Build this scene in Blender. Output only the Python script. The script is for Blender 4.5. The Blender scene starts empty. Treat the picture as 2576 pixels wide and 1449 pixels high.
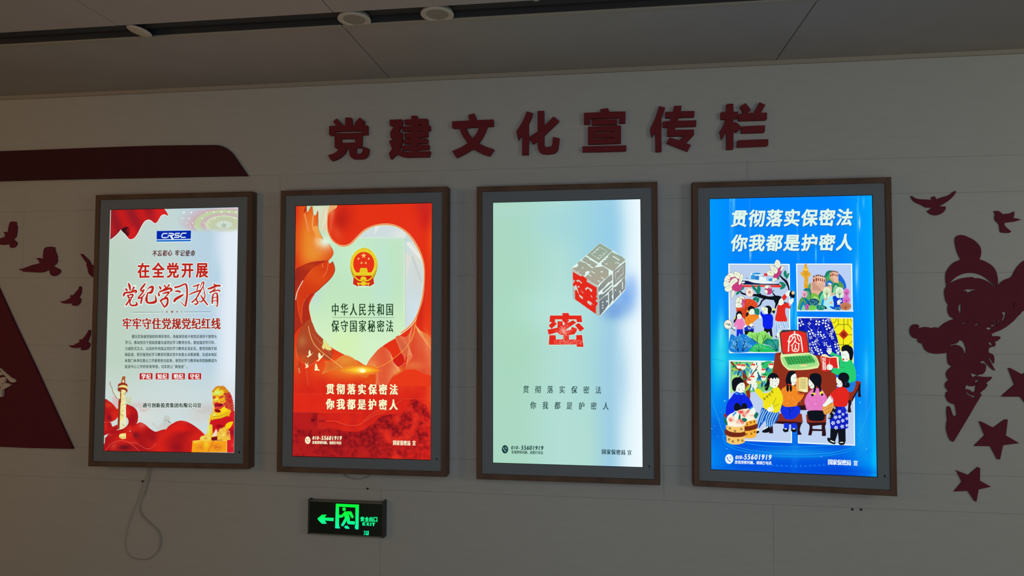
import bpy, bmesh, math, random
import numpy as np
from mathutils import Vector, Matrix, geometry
random.seed(4)
S = bpy.context.scene
COL = S.collection

# ------------------------------------------------------------------ camera
F_PX = 1667.66                      # focal length for a 2576 px wide frame
CAM_Y, CAM_Z = -2.787, 1.55
_a, _b, _c = .0375, .1325, -.0019
def _rot(a, b, c):
    Rz = Matrix.Rotation(b, 3, 'Z'); Rx = Matrix.Rotation(a, 3, 'X'); Ry = Matrix.Rotation(c, 3, 'Y')
    return Rz @ Rx @ Ry
RC = _rot(_a, _b, _c)
cd = bpy.data.cameras.new('camera'); cam = bpy.data.objects.new('camera', cd); COL.objects.link(cam)
cd.sensor_width = 36; cd.lens = F_PX / 2576 * 36; cd.clip_start = .05
right, fwd, up = RC.col[0], RC.col[1], RC.col[2]
M3 = Matrix((right, up, -fwd)).transposed()
cam.matrix_world = Matrix.Translation((0, CAM_Y, CAM_Z)) @ M3.to_4x4()
S.camera = cam

# ------------------------------------------------------------------ view, world, room light
S.view_settings.view_transform = 'Standard'; S.view_settings.look = 'None'
S.view_settings.gamma = 1; S.view_settings.use_curve_mapping = False
S.view_settings.exposure = 0
w = bpy.data.worlds.new('world'); S.world = w; w.use_nodes = True
w.node_tree.nodes['Background'].inputs[0].default_value = (.02, .02, .022, 1)
w.node_tree.nodes['Background'].inputs[1].default_value = 1
def area(name, loc, target, size, size_y, col, power):
    l = bpy.data.lights.new(name, 'AREA'); l.shape = 'RECTANGLE'; l.size = size; l.size_y = size_y
    l.color = col; l.energy = power
    o = bpy.data.objects.new(name, l); COL.objects.link(o); o.location = loc
    o.rotation_euler = (Vector(target) - Vector(loc)).to_track_quat('-Z', 'Y').to_euler()
    return o
# fill lights added unseen behind the camera, colours set to tone the wall
FILLS = [  # location, target, size, colour x power, spread
    ((-4.0, -3.2, 1.9), (-2.6, 0, 1.5), 1.2, .9, (10.0, 4.9, 1.5)),
    ((4.2, -3.2, 1.9), (2.4, 0, 1.5), 1.2, .9, (21, 21.5, 21)),
    ((.3, -4.2, 1.2), (.5, 0, 1.5), .9, .9, (0, 3.2, 11)),
    ((0, -3.6, 2.45), (0, -2.6, 0), 3.0, .8, (4.5, 6.2, 7.5)),
    ((0, -5.2, .35), (0, -2.0, 2.6), 4.0, .5, (17.2, 17, 10.5)),
]
for _l, _t, _a, _b2, _p in FILLS:
    _m = max(_p)
    if _m > 0: area('fill_light', _l, _t, _a, _b2, tuple(v / _m for v in _p), _m)

# ------------------------------------------------------------------ helpers
def lin(c):
    return tuple((v / 255 / 12.92) if v / 255 <= .04045 else ((v / 255 + .055) / 1.055) ** 2.4 for v in c)
def pxray(px, py):
    d = right * ((px - 1288) / F_PX) + fwd - up * ((py - 724.5) / F_PX)
    return d
CAMP = Vector((0, CAM_Y, CAM_Z))
def wallpt(px, py, y=0.0):          # where the line of sight meets the wall (or a plane parallel to it)
    d = pxray(px, py); return CAMP + d * ((y - CAM_Y) / d.y)
def ceilpt(px, py, z):
    d = pxray(px, py); return CAMP + d * ((z - CAM_Z) / d.z)
def link(name, me, mat, parent=None):
    o = bpy.data.objects.new(name, me); COL.objects.link(o)
    if mat is not None:
        me.materials.clear(); me.materials.append(mat)
    if parent is not None: o.parent = parent
    return o
def obj(name, bm, mat, parent=None, smooth=False):
    bmesh.ops.recalc_face_normals(bm, faces=bm.faces)
    me = bpy.data.meshes.new(name); bm.to_mesh(me); bm.free()
    if smooth:
        for p in me.polygons: p.use_smooth = True
    return link(name, me, mat, parent)
def empty(name, loc, parent=None):
    o = bpy.data.objects.new(name, None); COL.objects.link(o); o.location = loc
    o.empty_display_size = .05
    if parent is not None: o.parent = parent
    return o
def tag(o, label=None, cat=None, group=None, kind=None):
    if label: o['label'] = label
    if cat: o['category'] = cat
    if group: o['group'] = group
    if kind: o['kind'] = kind
    return o
def box(bm, x0, x1, y0, y1, z0, z1, bev=0):
    vs = [bm.verts.new(p) for p in ((x0,y0,z0),(x1,y0,z0),(x1,y1,z0),(x0,y1,z0),(x0,y0,z1),(x1,y0,z1),(x1,y1,z1),(x0,y1,z1))]
    fs = [bm.faces.new([vs[i] for i in q]) for q in ((0,3,2,1),(4,5,6,7),(0,1,5,4),(1,2,6,5),(2,3,7,6),(3,0,4,7))]
    if bev:
        es = list({e for f in fs for e in f.edges})
        bmesh.ops.bevel(bm, geom=es, offset=bev, segments=1, affect='EDGES')
def mat(name, col, rough=.6, metal=0, noise=0, scale=40, bump=0, stretch=(1,1,1), spec=.5, trans=0):
    m = bpy.data.materials.new(name); m.use_nodes = True; nt = m.node_tree; b = nt.nodes['Principled BSDF']
    c = lin(col) if max(col) > 1 else col
    b.inputs['Base Color'].default_value = (*c, 1); b.inputs['Roughness'].default_value = rough
    b.inputs['Metallic'].default_value = metal; b.inputs['Specular IOR Level'].default_value = spec
    if noise or bump:
        tc = nt.nodes.new('ShaderNodeTexCoord'); mp = nt.nodes.new('ShaderNodeMapping'); n = nt.nodes.new('ShaderNodeTexNoise')
        mp.inputs['Scale'].default_value = stretch; n.inputs['Scale'].default_value = scale; n.inputs['Detail'].default_value = 4
        nt.links.new(tc.outputs['Object'], mp.inputs[0]); nt.links.new(mp.outputs[0], n.inputs['Vector'])
        if noise:
            r = nt.nodes.new('ShaderNodeValToRGB'); r.color_ramp.elements[0].position = .3; r.color_ramp.elements[1].position = .7
            r.color_ramp.elements[0].color = (*[v * (1 - noise) for v in c], 1)
            r.color_ramp.elements[1].color = (*[min(1, v * (1 + noise)) for v in c], 1)
            nt.links.new(n.outputs['Fac'], r.inputs[0]); nt.links.new(r.outputs[0], b.inputs['Base Color'])
        if bump:
            bp = nt.nodes.new('ShaderNodeBump'); bp.inputs['Strength'].default_value = bump; bp.inputs['Distance'].default_value = .002
            nt.links.new(n.outputs['Fac'], bp.inputs['Height']); nt.links.new(bp.outputs[0], b.inputs['Normal'])
    return m
def emit(name, col, strength=1.0):
    m = bpy.data.materials.new(name); m.use_nodes = True; nt = m.node_tree; nt.nodes.clear()
    e = nt.nodes.new('ShaderNodeEmission'); o = nt.nodes.new('ShaderNodeOutputMaterial')
    e.inputs[0].default_value = (*lin(col), 1); e.inputs[1].default_value = strength
    nt.links.new(e.outputs[0], o.inputs[0]); return m
def screen_mat():                   # what a lit display shows: per-vertex picture colour
    m = bpy.data.materials.new('lit_screen'); m.use_nodes = True; nt = m.node_tree; nt.nodes.clear()
    a = nt.nodes.new('ShaderNodeAttribute'); a.attribute_name = 'Col'
    e = nt.nodes.new('ShaderNodeEmission'); o = nt.nodes.new('ShaderNodeOutputMaterial')
    nt.links.new(a.outputs['Color'], e.inputs[0]); nt.links.new(e.outputs[0], o.inputs[0]); return m

M_PANEL = mat('wall_panel_cream', (.52, .50, .43), .5, noise=.03, scale=9, bump=.05, stretch=(1, 1, 6))
M_GROOVE = mat('panel_groove', (.40, .38, .32), .9)
M_CEIL = mat('ceiling_panel', (.42, .38, .33), .45, noise=.04, scale=5, spec=.4)
M_CEIL2 = mat('ceiling_board', (.50, .43, .37), .7, noise=.03, scale=6)
M_SLOT = mat('slot_black', (.045, .042, .038), .8)
M_TRIM = mat('trim_cream', (.42, .36, .27), .5)
M_FLOOR = mat('floor_tile', (.34, .31, .27), .35, noise=.1, scale=3)
M_RED = mat('red_acrylic', (.205, .024, .027), .6, noise=.04, scale=30, spec=.12)
M_RED2 = mat('red_board', (.165, .022, .036), .7, noise=.05, scale=20, spec=.12)
M_TRI = mat('red_triangle_board', (.125, .018, .026), .7, noise=.05, scale=20, spec=.12)
M_REDD = mat('dark_red_board', (.072, .018, .020), .7, noise=.05, scale=20, spec=.12)
M_WOOD = mat('frame_wood', (.145, .080, .048), .55, spec=.2, noise=.22, scale=14, bump=.1, stretch=(1, 1, .15))
M_MAT = mat('display_bezel_grey', (.195, .215, .22), .5, spec=.25)
M_BLACK = mat('black_plastic', (.01, .01, .01), .4)
M_WHITE = mat('lamp_white', (.62, .55, .43), .5)
M_DIFF = mat('lamp_diffuser', (.36, .30, .22), .7, noise=.08, scale=200)
M_CREAM = mat('cream_letter', (.62, .52, .40), .5)
M_METAL = mat('brushed_metal', (.22, .21, .16), .45, .6)
M_CABLE = mat('cable_beige', (.44, .40, .32), .5)
M_SCREEN = screen_mat()

# ------------------------------------------------------------------ tracing helpers
OX = OY = 0.0; SC = 1.0
def view(ox, oy, s):
    global OX, OY, SC
    OX, OY, SC = ox, oy, s
def P(s):                           # 'x,y x,y ...' in the current view -> list of photo pixels
    if isinstance(s, str):
        s = [tuple(float(v) for v in t.split(',')) for t in s.split()]
    return [(OX + t[0] / SC, OY + t[1] / SC) + tuple(t[2:]) for t in s]
def spline(pts, n=5, closed=True):
    out = []; N = len(pts)
    rng = range(N) if closed else range(N - 1)
    for i in rng:
        if closed: p0, p1, p2, p3 = (pts[(i + k) % N] for k in (-1, 0, 1, 2))
        else: p0, p1, p2, p3 = pts[max(i-1,0)], pts[i], pts[i+1], pts[min(i+2,N-1)]
        for k in range(n):
            t = k / n
            out.append(tuple(.5*((2*b)+(-a+c)*t+(2*a-5*b+4*c-d)*t*t+(-a+3*b-3*c+d)*t**3) for a, b, c, d in zip(p0, p1, p2, p3)))
    if not closed: out.append(tuple(pts[-1]))
    return out
def dedupe(pts):
    return [p for i, p in enumerate(pts) if math.hypot(p[0]-pts[i-1][0], p[1]-pts[i-1][1]) > .02]
def csmooth(pts, n=3, deg=42):
    """closed spline that keeps every sharp corner of the outline"""
    pts = dedupe([tuple(p[:2]) for p in pts]); N = len(pts); cor = []
    for i, p in enumerate(pts):
        a = pts[i-1]; b = pts[(i+1) % N]
        t = math.atan2(p[1]-a[1], p[0]-a[0]) - math.atan2(b[1]-p[1], b[0]-p[0])
        cor.append(abs((t + math.pi) % (2*math.pi) - math.pi) > math.radians(deg))
    out = []
    for i in range(N):
        p1, p2 = pts[i], pts[(i+1) % N]; l = math.hypot(p2[0]-p1[0], p2[1]-p1[1])
        def tan(k):                     # unit tangent through a smooth point, scaled to this segment
            if cor[k % N]: return (p2[0]-p1[0], p2[1]-p1[1])
            a, b = pts[(k-1) % N], pts[(k+1) % N]; m = math.hypot(b[0]-a[0], b[1]-a[1]) or 1
            return ((b[0]-a[0])/m*l, (b[1]-a[1])/m*l)
        m1, m2 = tan(i), tan(i+1)
        for q in range(n):
            t = q/n; h00 = 2*t**3-3*t*t+1; h10 = t**3-2*t*t+t; h01 = -2*t**3+3*t*t; h11 = t**3-t*t
            out.append(tuple(h00*p1[c]+h10*m1[c]+h01*p2[c]+h11*m2[c] for c in (0, 1)))
    return out
def cutout(name, loops, m, parent=None, y=0.0, th=.012, smooth=(), auto=False):
    """board cut to an outline (with holes), front face th proud of the wall plane y"""
    ls = []
    for i, l in enumerate(loops):
        pts = P(l)
        if smooth is True or i in smooth: pts = spline(pts, 4)
        elif auto: pts = csmooth(pts)
        ls.append([wallpt(px, py, y - th) for px, py in pts])
    tris = geometry.tessellate_polygon([[Vector((p.x, p.z, 0)) for p in l] for l in ls])
    flat = [p for l in ls for p in l]
    c = sum(flat, Vector()) / len(flat); c.y = y
    bm = bmesh.new()
    fr = [bm.verts.new(p - c) for p in flat]; bk = [bm.verts.new((p.x - c.x, 0, p.z - c.z)) for p in flat]
    for t in tris:
        try: bm.faces.new([fr[i] for i in t])
        except ValueError: pass
        try: bm.faces.new([bk[i] for i in reversed(t)])
        except ValueError: pass
    k = 0
    for l in ls:
        n = len(l)
        for i in range(n):
            a, b = k + i, k + (i + 1) % n
            try: bm.faces.new((fr[a], fr[b], bk[b], bk[a]))
            except ValueError: pass
        k += n
    bmesh.ops.remove_doubles(bm, verts=bm.verts, dist=1e-6)
    o = obj(name, bm, m, parent); o.location = c
    return o
def tube(name, pts, r, m, parent=None, res=6):
    cu = bpy.data.curves.new(name, 'CURVE'); cu.dimensions = '3D'; cu.bevel_depth = r; cu.bevel_resolution = 1; cu.resolution_u = res
    sp = cu.splines.new('NURBS'); sp.points.add(len(pts) - 1); sp.use_endpoint_u = True; sp.order_u = 4
    for p, q in zip(sp.points, pts): p.co = (*q, 1)
    t = bpy.data.objects.new('tmp', cu); COL.objects.link(t)
    dg = bpy.context.evaluated_depsgraph_get(); me = bpy.data.meshes.new_from_object(t.evaluated_get(dg)); me.name = name
    bpy.data.objects.remove(t); bpy.data.curves.remove(cu)
    for p in me.polygons: p.use_smooth = True
    return link(name, me, m, parent)
# ------------------------------------------------------------------ room shell
HC = CAM_Z + 1.029                  # ceiling height
XL, XR, YF = -4.6, 4.6, -6.2
def struct(name, bm, m, parent=None):
    o = obj(name, bm, m, parent)
    if parent is None: o['kind'] = 'structure'
    return o
bm = bmesh.new(); box(bm, XL, XR, YF, .2, -.1, 0); struct('floor', bm, M_FLOOR)
bm = bmesh.new(); box(bm, XL - .1, XL, YF, .2, 0, HC + .2); struct('wall_left', bm, M_PANEL)
bm = bmesh.new(); box(bm, XR, XR + .1, YF, .2, 0, HC + .2); struct('wall_right', bm, M_PANEL)
bm = bmesh.new(); box(bm, XL, XR, YF - .1, YF, 0, HC + .2); struct('wall_front', bm, M_PANEL)
# back wall: a dark backing that shows in the joints, cream panels on it, each its own board
PT = .012                           # panel thickness; their faces are the plane y = 0
bm = bmesh.new(); box(bm, XL, XR, .0012, .2, 0, HC + .2)
wb = struct('wall_back', bm, M_GROOVE)
zc = [CAM_Z + v for v in (1.014, .616, .474, .160, -.155, -.317, -.621, -.762)] + [.1]
joints = {0: (-3.0, 3.1), 1: (-3.2, -1.42, .596, 2.6), 2: (-2.7, -.42, 1.9), 3: (-3.1, -1.35, .45, 2.5), 4: (-2.9, -.5, 2.0),
          5: (-3.3, -.45, 1.7), 6: (-2.95, .254, 2.2), 7: (-3.4, -.94, .68, 2.9)}
g = .0005
for r in range(len(zc) - 1):
    xs = [XL] + list(joints[r]) + [XR]
    for i in range(len(xs) - 1):
        bm = bmesh.new(); box(bm, xs[i] + g, xs[i+1] - g, 0, .006, zc[r+1] + g, zc[r] - g, .0004)
        struct('panel', bm, M_PANEL, wb)
bm = bmesh.new(); box(bm, XL, XR, -.008, .004, .0, .098, .002); struct('baseboard_back', bm, M_TRIM)
# small angle along the top of the wall
bm = bmesh.new(); box(bm, XL, XR, -.011, .004, zc[0] - .002, HC + .002, .0025)
struct('trim_1', bm, M_TRIM)
# ceiling: metal boards by the wall, dark slot, boards over the hall
ce = empty('ceiling', (0, 0, HC)); ce['kind'] = 'structure'
Y1, Y2 = -.553, -.648
def cpanel(x0, x1, y0, y1, m, lip=False):
    bm = bmesh.new(); box(bm, x0 + .0016, x1 - .0016, y0 + .0005, y1 - .0005, 0, .012, .001)
    o = obj('ceiling_panel', bm, m, ce); o.location = (0, 0, 0); return o
for x0, x1 in ((XL, -4.2), (-4.2, -3.05), (-3.05, -.915), (-.915, .711), (.711, 2.326), (2.326, 3.945), (3.945, XR)):
    cpanel(x0, x1, Y1 + .022, .003, M_CEIL)
    bm = bmesh.new(); box(bm, x0 + .0012, x1 - .0012, Y1, Y1 + .0225, -.004, .002, .0015)   # turned-down edge at the slot
    obj('panel_edge', bm, M_TRIM, ce)
xs = [XL, -4.14, -3.33, -2.523, -1.715, -.907, -.099, .709, 1.517, 2.325, 3.133, 3.941, XR]
for x0, x1 in zip(xs, xs[1:]):
    cpanel(x0, x1, -3.4, Y2, M_CEIL2); cpanel(x0, x1, YF, -3.4, M_CEIL2)
bm = bmesh.new(); box(bm, XL, XR, Y2 - .005, Y1 + .01, .022, .04)
box(bm, XL, XR, Y2 - .003, Y2 + .0004, .001, .03)
box(bm, XL, XR, Y1 + .0005, Y1 + .004, .0022, .03)
obj('slot_channel', bm, M_SLOT, ce)
bm = bmesh.new(); box(bm, XL, XR, YF, .2, .09, .12)
o = obj('ceiling_slab', bm, M_GROOVE, ce)

# downlights in the slot
def lathe(bm, prof, n=40):
    rings = []
    for r, z in prof:
        rings.append([bm.verts.new((r * math.cos(2*math.pi*i/n), r * math.sin(2*math.pi*i/n), z)) for i in range(n)] if r > 1e-6 else [bm.verts.new((0, 0, z))])
    for a, b in zip(rings, rings[1:]):
        for i in range(n):
            j = (i + 1) % n
            if len(a) == 1: bm.faces.new((a[0], b[i], b[j]))
            elif len(b) == 1: bm.faces.new((a[i], a[j], b[0]))
            else: bm.faces.new((a[i], a[j], b[j], b[i]))
for (x, y), lab in (((-.854, -.588), 'round white downlight above the heading, left of the close pair'),
                    ((-.555, -.590), 'round white downlight in the slot, right one of the close pair')):
    L = tag(empty('downlight', (x, y, HC)), lab, 'downlight', 'downlights in the ceiling slot')
    bm = bmesh.new(); lathe(bm, [(.0385, .004), (.0385, -.001), (.0405, -.0028), (.050, -.0032), (.0565, -.0026), (.0578, -.001), (.0575, .0), (.052, .014), (.046, .018), (.044, .014), (.0385, .004)])
    obj('trim_ring', bm, M_WHITE, L, True)
    bm = bmesh.new(); lathe(bm, [(0, -.001), (.0395, -.001), (.0395, .004), (0, .004)]); obj('diffuser', bm, M_DIFF, L)
    bm = bmesh.new(); lathe(bm, [(.036, .004), (.036, .02), (0, .02)]); obj('housing', bm, M_BLACK, L)
# the loose one, hanging askew by its spring
L = tag(empty('downlight', (-1.668, -.602, HC - .004)), 'pale round disc tilted and hanging loose at the left end of the slot', 'downlight')
L.rotation_euler = (math.radians(-4), math.radians(12), 0)
bm = bmesh.new(); lathe(bm, [(0, -.004), (.030, -.0038), (.040, -.002), (.0425, .001), (.0425, .004), (.036, .007), (0, .007)]); obj('disc', bm, M_WHITE, L, True)
bm = bmesh.new(); lathe(bm, [(0, .007), (.012, .007), (.012, .03), (0, .03)], 16); obj('stem', bm, M_BLACK, L)
L = tag(empty('ceiling_sensor', (-.210, -.614, HC + .020)), 'tiny pale round sensor in the dark ceiling slot', 'sensor')
bm = bmesh.new(); lathe(bm, [(0, -.004), (.008, -.0035), (.012, -.001), (.012, .002), (0, .002)], 24); obj('cover', bm, M_WHITE, L, True)
bm = bmesh.new(); lathe(bm, [(0, .0015), (.006, .0015), (.006, .004), (0, .004)], 12); obj('stem', bm, M_BLACK, L)
# ------------------------------------------------------------------ red heading letters
def letter(ch_label, ox, oy, s, groups, curved=()):
    """groups: list of [outer, hole, ...]; separate pieces of one character are its strokes"""
    view(ox, oy, s)
    if len(groups) == 1:
        o = cutout('wall_letter', groups[0], M_RED, th=.014)
    else:
        pts = [wallpt(*q) for gq in groups for q in P(gq[0])]
        c = sum(pts, Vector()) / len(pts); c.y = 0
        o = empty('wall_letter', c)
        for gq in groups:
            k = cutout('stroke', gq, M_RED, th=.014); k.location = k.location - c; k.parent = o
    tag(o, ch_label, 'letter', 'red heading letters on the wall')
K = 8.587
letter('first red heading character at the left end, with a square mouth box', 820, 260, K, [[
 "68,488 205,482 212,470 150,395 230,326 362,462 380,474 410,472 414,308 535,306 553,325 562,468 640,464 614,425 728,302 842,392 790,464 872,464 904,490 904,678 780,682 772,960 652,962 650,1070 668,1088 740,1086 775,1062 790,1010 805,938 915,975 934,1000 915,1090 890,1145 845,1182 780,1202 600,1202 548,1175 510,1120 498,1040 496,970 448,970 425,1040 375,1110 310,1165 235,1208 135,1242 100,1220 44,1118 150,1090 220,1050 280,985 288,974 215,972 184,950 184,694 88,692 64,675",
 "200,610 480,600 765,594 765,632 480,640 202,645", "330,766 626,760 624,844 330,852"]])
letter('second red heading character, dense with stacked horizontal bars', 820, 260, K, [[
 "1372,354 1630,342 1650,362 1648,478 1600,545 1560,615 1636,620 1650,640 1650,790 1630,890 1588,990 1640,1018 1720,1040 1836,1046 1836,1012 1650,1010 1634,990 1636,908 1836,898 1836,876 1680,874 1668,850 1668,772 1836,762 1836,744 1696,744 1686,725 1686,644 1838,634 1838,606 1650,606 1640,590 1640,496 1838,488 1838,458 1700,456 1686,430 1686,350 1838,344 1842,268 1960,264 1978,285 1980,336 2180,330 2204,350 2206,474 2240,474 2260,495 2258,588 2206,590 2204,722 1975,740 1975,760 2180,756 2204,780 2202,858 1975,870 1975,892 2215,888 2232,910 2230,994 1975,1010 1975,1038 2250,1030 2264,1048 2234,1158 1750,1168 1640,1148 1528,1098 1416,1206 1390,1196 1356,1078 1425,985 1358,814 1450,772 1478,785 1494,832 1514,765 1412,756 1388,735 1388,620 1470,486 1392,486 1372,465",
 "1980,458 2076,454 2072,478 1980,482", "1980,602 2074,598 2070,628 1980,632"]])
letter('third red heading character, two crossing legs under a bar', 1120, 260, K, [[
 "148,388 524,370 492,255 624,214 650,270 690,362 1034,346 1046,365 1048,494 915,502 880,600 820,720 726,860 830,915 940,960 1030,984 1060,1008 962,1140 800,1090 600,985 430,1090 246,1178 146,1032 300,970 400,915 478,855 385,725 330,615 298,535 165,540 148,520",
 "458,530 590,520 728,512 700,600 650,685 588,752 510,650"]])
letter('fourth red heading character, upright with a hooked right leg', 1120, 260, K, [[
 "1762,172 1880,204 1898,225 1870,310 1806,440 1806,736 1996,606 1996,164 2138,160 2144,480 2340,284 2462,375 2450,400 2144,695 2146,910 2165,940 2195,945 2260,936 2295,925 2312,885 2328,720 2472,760 2450,960 2430,1020 2385,1065 2320,1088 2200,1098 2100,1088 2040,1050 2005,985 1994,910 1996,820 1892,880 1812,765 1802,1112 1662,1114 1658,690 1578,794 1534,608 1620,475 1700,330"]])
letter('fifth red heading character, a roofed box with two slits', 1440, 250, K, [
 ["250,290 608,276 602,212 768,188 796,264 1150,260 1144,512 1010,514 1006,392 740,402 388,412 384,535 250,538"],
 ["416,432 968,424 966,542 720,548 416,554"],
 ["336,590 700,574 1052,562 1050,948 700,962 336,972", "470,700 905,684 912,708 640,720 475,728", "470,828 905,816 912,834 640,848 475,852"],
 ["216,1016 700,1002 1166,992 1164,1108 1150,1116 700,1130 218,1138"]])
view(1440, 250, K)
letter('sixth red heading character, left upright beside a slanted hook', 1440, 250, K, [
 ["1872,144 2004,172 1985,260 1926,400 1924,800 1930,1110 1915,1130 1796,1132 1792,740 1776,738 1712,818 1678,655 1690,610 1760,470 1820,320"],
 ["2200,140 2360,136 2345,254 2640,250 2634,372 2620,380 2300,392 2282,460 2680,450 2676,574 2660,582 2228,594 2214,658 2628,650 2628,762 2605,790 2458,946 2566,985 2490,1122 2030,944 2100,820 2306,886 2412,790 2050,796 2048,660 2074,606 1958,600 1958,480 2110,466 2130,396 2010,396 2010,270 2174,268"]])
letter('last red heading character at the right end, three bars beside a tree stem', 1700, 240, K, [
 ["1110,180 1244,178 1250,352 1350,348 1344,496 1252,500 1250,598 1290,570 1412,668 1410,712 1310,800 1250,760 1246,1150 1234,1166 1112,1168 1096,1150 1098,790 1084,800 992,962 948,785 1030,650 1078,520 970,512 970,375 985,360 1092,356 1092,210"],
 ["1370,402 1468,384 1390,245 1508,164 1630,310 1558,382 1680,376 1740,280 1812,146 1938,206 1845,372 1972,370 1972,510 1950,530 1600,542 1356,548 1356,415"],
 ["1434,668 1640,656 1930,646 1926,780 1905,800 1680,808 1416,814 1418,690"],
 ["1350,970 1600,958 2000,944 1998,1075 1970,1092 1600,1110 1328,1118 1330,990"]])

# ------------------------------------------------------------------ red boards and birds, left of the displays
view(0, 340, 3.623)
o = cutout('wall_board', ["-240,152 0,146 800,116 1400,96 1960,90 2010,96 2060,118 2100,150 2125,178 2256,370 1800,378 1100,392 500,404 0,418 -240,425"], M_REDD, th=.012, auto=True)
tag(o, 'dark maroon band with a rounded sloping right end, upper left of the wall', 'wall board')
view(0, 600, 2.588)
o = cutout('wall_board', ["0,350 110,590 240,865 370,1150 472,1370 200,1364 0,1356 -260,1348 -260,-230"], M_TRI, th=.012)
tag(o, 'large dark red triangle on the lower left of the wall', 'wall board')
view(0, 880, 9.66)
lt = tag(empty('raised_letter', wallpt(12, 950, -.012)), 'cream raised calligraphy character cut by the left picture edge, on the red triangle', 'letter')
for i, s in enumerate(("-60,520 -20,450 20,456 70,505 290,690 340,700 376,775 300,794 250,780 215,745 140,660 60,570 0,490 -50,560",
          "-80,560 -20,520 20,540 75,610 20,612 -30,640 -80,640", "-60,700 0,680 90,662 135,690 120,750 100,800 40,815 60,860 -20,900 -80,880",
          "70,812 190,816 242,862 180,905 110,945 60,968 10,950 20,890 70,860", "-80,960 0,950 48,965 44,1130 10,1142 -40,1140 -80,1100")):
    k = cutout('stroke', [s], M_CREAM, y=-.012, th=.006 + .0015 * i, smooth=(0,)); k.location -= lt.location; k.parent = lt

def bird(lab, loops, grp, curve=False):
    o = cutout('wall_bird', loops, M_RED2, th=.005, auto=True)
    tag(o, lab, 'bird cutout', grp)
GL = 'red bird cutouts left of the displays'; GR = 'red bird cutouts right of the displays'
view(0, 540, 8.05)
bird('maroon bird cutout half outside the left picture edge, wing raised', ["-60,520 0,482 60,462 95,450 96,405 85,375 62,356 100,348 130,352 155,368 160,300 175,230 192,170 215,145 270,137 332,148 332,158 318,162 330,180 326,200 340,225 345,265 338,300 342,335 330,380 328,425 305,465 268,490 290,520 330,550 342,572 335,610 310,645 270,668 240,674 205,664 192,640 185,584 130,606 60,612 0,606 -60,600"], GL)
bird('large maroon bird cutout with feathered raised wing above the triangle', ["380,1094 440,1096 540,1060 650,1020 795,986 790,955 770,915 722,888 770,878 820,882 872,912 864,850 872,780 884,710 905,675 950,656 1010,648 1080,654 1108,662 1112,684 1096,690 1112,700 1108,730 1125,750 1130,775 1145,795 1148,825 1160,850 1158,880 1150,895 1160,920 1155,960 1140,975 1130,1005 1078,1030 1110,1060 1170,1090 1210,1110 1224,1140 1215,1175 1180,1210 1110,1242 1050,1236 1015,1200 1000,1150 978,1112 930,1145 860,1168 720,1170 560,1160 445,1154 470,1134 400,1124"], GL)
bird('maroon bird cutout half hidden behind the leftmost display', ["1622,796 1668,798 1720,850 1780,905 1820,960 1845,1022 1886,1016 1960,1010 2040,1060 2040,1150 1960,1240 1880,1264 1820,1225 1780,1160 1770,1130 1782,1124 1765,1080 1750,1030 1738,1018 1755,990 1700,910 1650,840"], GL)
view(0, 700, 7.247)
bird('small maroon bird cutout beside the middle of the leftmost display', ["1090,420 1160,416 1230,385 1285,352 1276,320 1290,306 1334,308 1370,260 1420,205 1442,148 1478,148 1478,240 1455,310 1425,362 1450,362 1466,375 1464,420 1445,462 1405,496 1350,502 1304,488 1315,458 1250,462 1160,458 1120,442"], GL)
bird('small maroon bird cutout lowest on the left, touching the display side', ["1248,1226 1330,1222 1390,1190 1448,1162 1440,1118 1495,1116 1540,1060 1580,1005 1612,944 1644,944 1646,1010 1625,1080 1590,1164 1620,1168 1636,1190 1630,1235 1608,1280 1560,1306 1500,1312 1466,1302 1480,1258 1420,1270 1330,1270 1285,1252"], GL)
view(2200, 380, 4.529)
bird('dark red dove cutout with both wings spread, nearest the rightmost display', ["414,512 430,514 470,538 520,548 600,552 652,558 654,528 672,516 690,518 706,550 760,530 850,502 900,465 928,452 926,475 905,505 885,530 845,565 800,595 742,628 812,632 812,655 800,680 775,705 740,724 690,732 640,718 600,686 660,645 580,640 540,615 480,590 440,560"], GR)
bird('dark red small bird cutout near the right picture edge', ["1362,684 1410,682 1435,695 1462,718 1540,710 1570,700 1592,688 1594,730 1580,762 1630,770 1672,780 1610,800 1545,810 1484,818 1480,840 1510,875 1560,916 1535,932 1470,930 1436,922 1428,860 1420,830 1385,795 1372,760 1378,715"], GR)
# stars
view(2346, 920, 7.243)
def star(lab, s):
    tag(cutout('wall_star', [s], M_RED2, th=.005), lab, 'star cutout', 'red star cutouts on the right')
star('largest dark red star cutout, cut off by the right picture edge', "1382,42 1425,46 1640,160 1810,60 1880,70 1850,330 2060,480 1830,520 1800,760 1760,770 1605,566 1290,566 1264,552 1500,345")
view(2256, 840, 3.219)
star('middle dark red star cutout, below the one at the picture edge', "668,708 690,712 784,760 875,694 900,694 884,822 992,885 862,902 836,1018 815,1014 760,910 628,908 714,822")
star('lowest and smallest dark red star cutout on the right', "484,1104 500,1112 582,1144 655,1080 676,1086 674,1188 764,1238 664,1260 646,1360 630,1352 578,1272 466,1276 530,1198")
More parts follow.
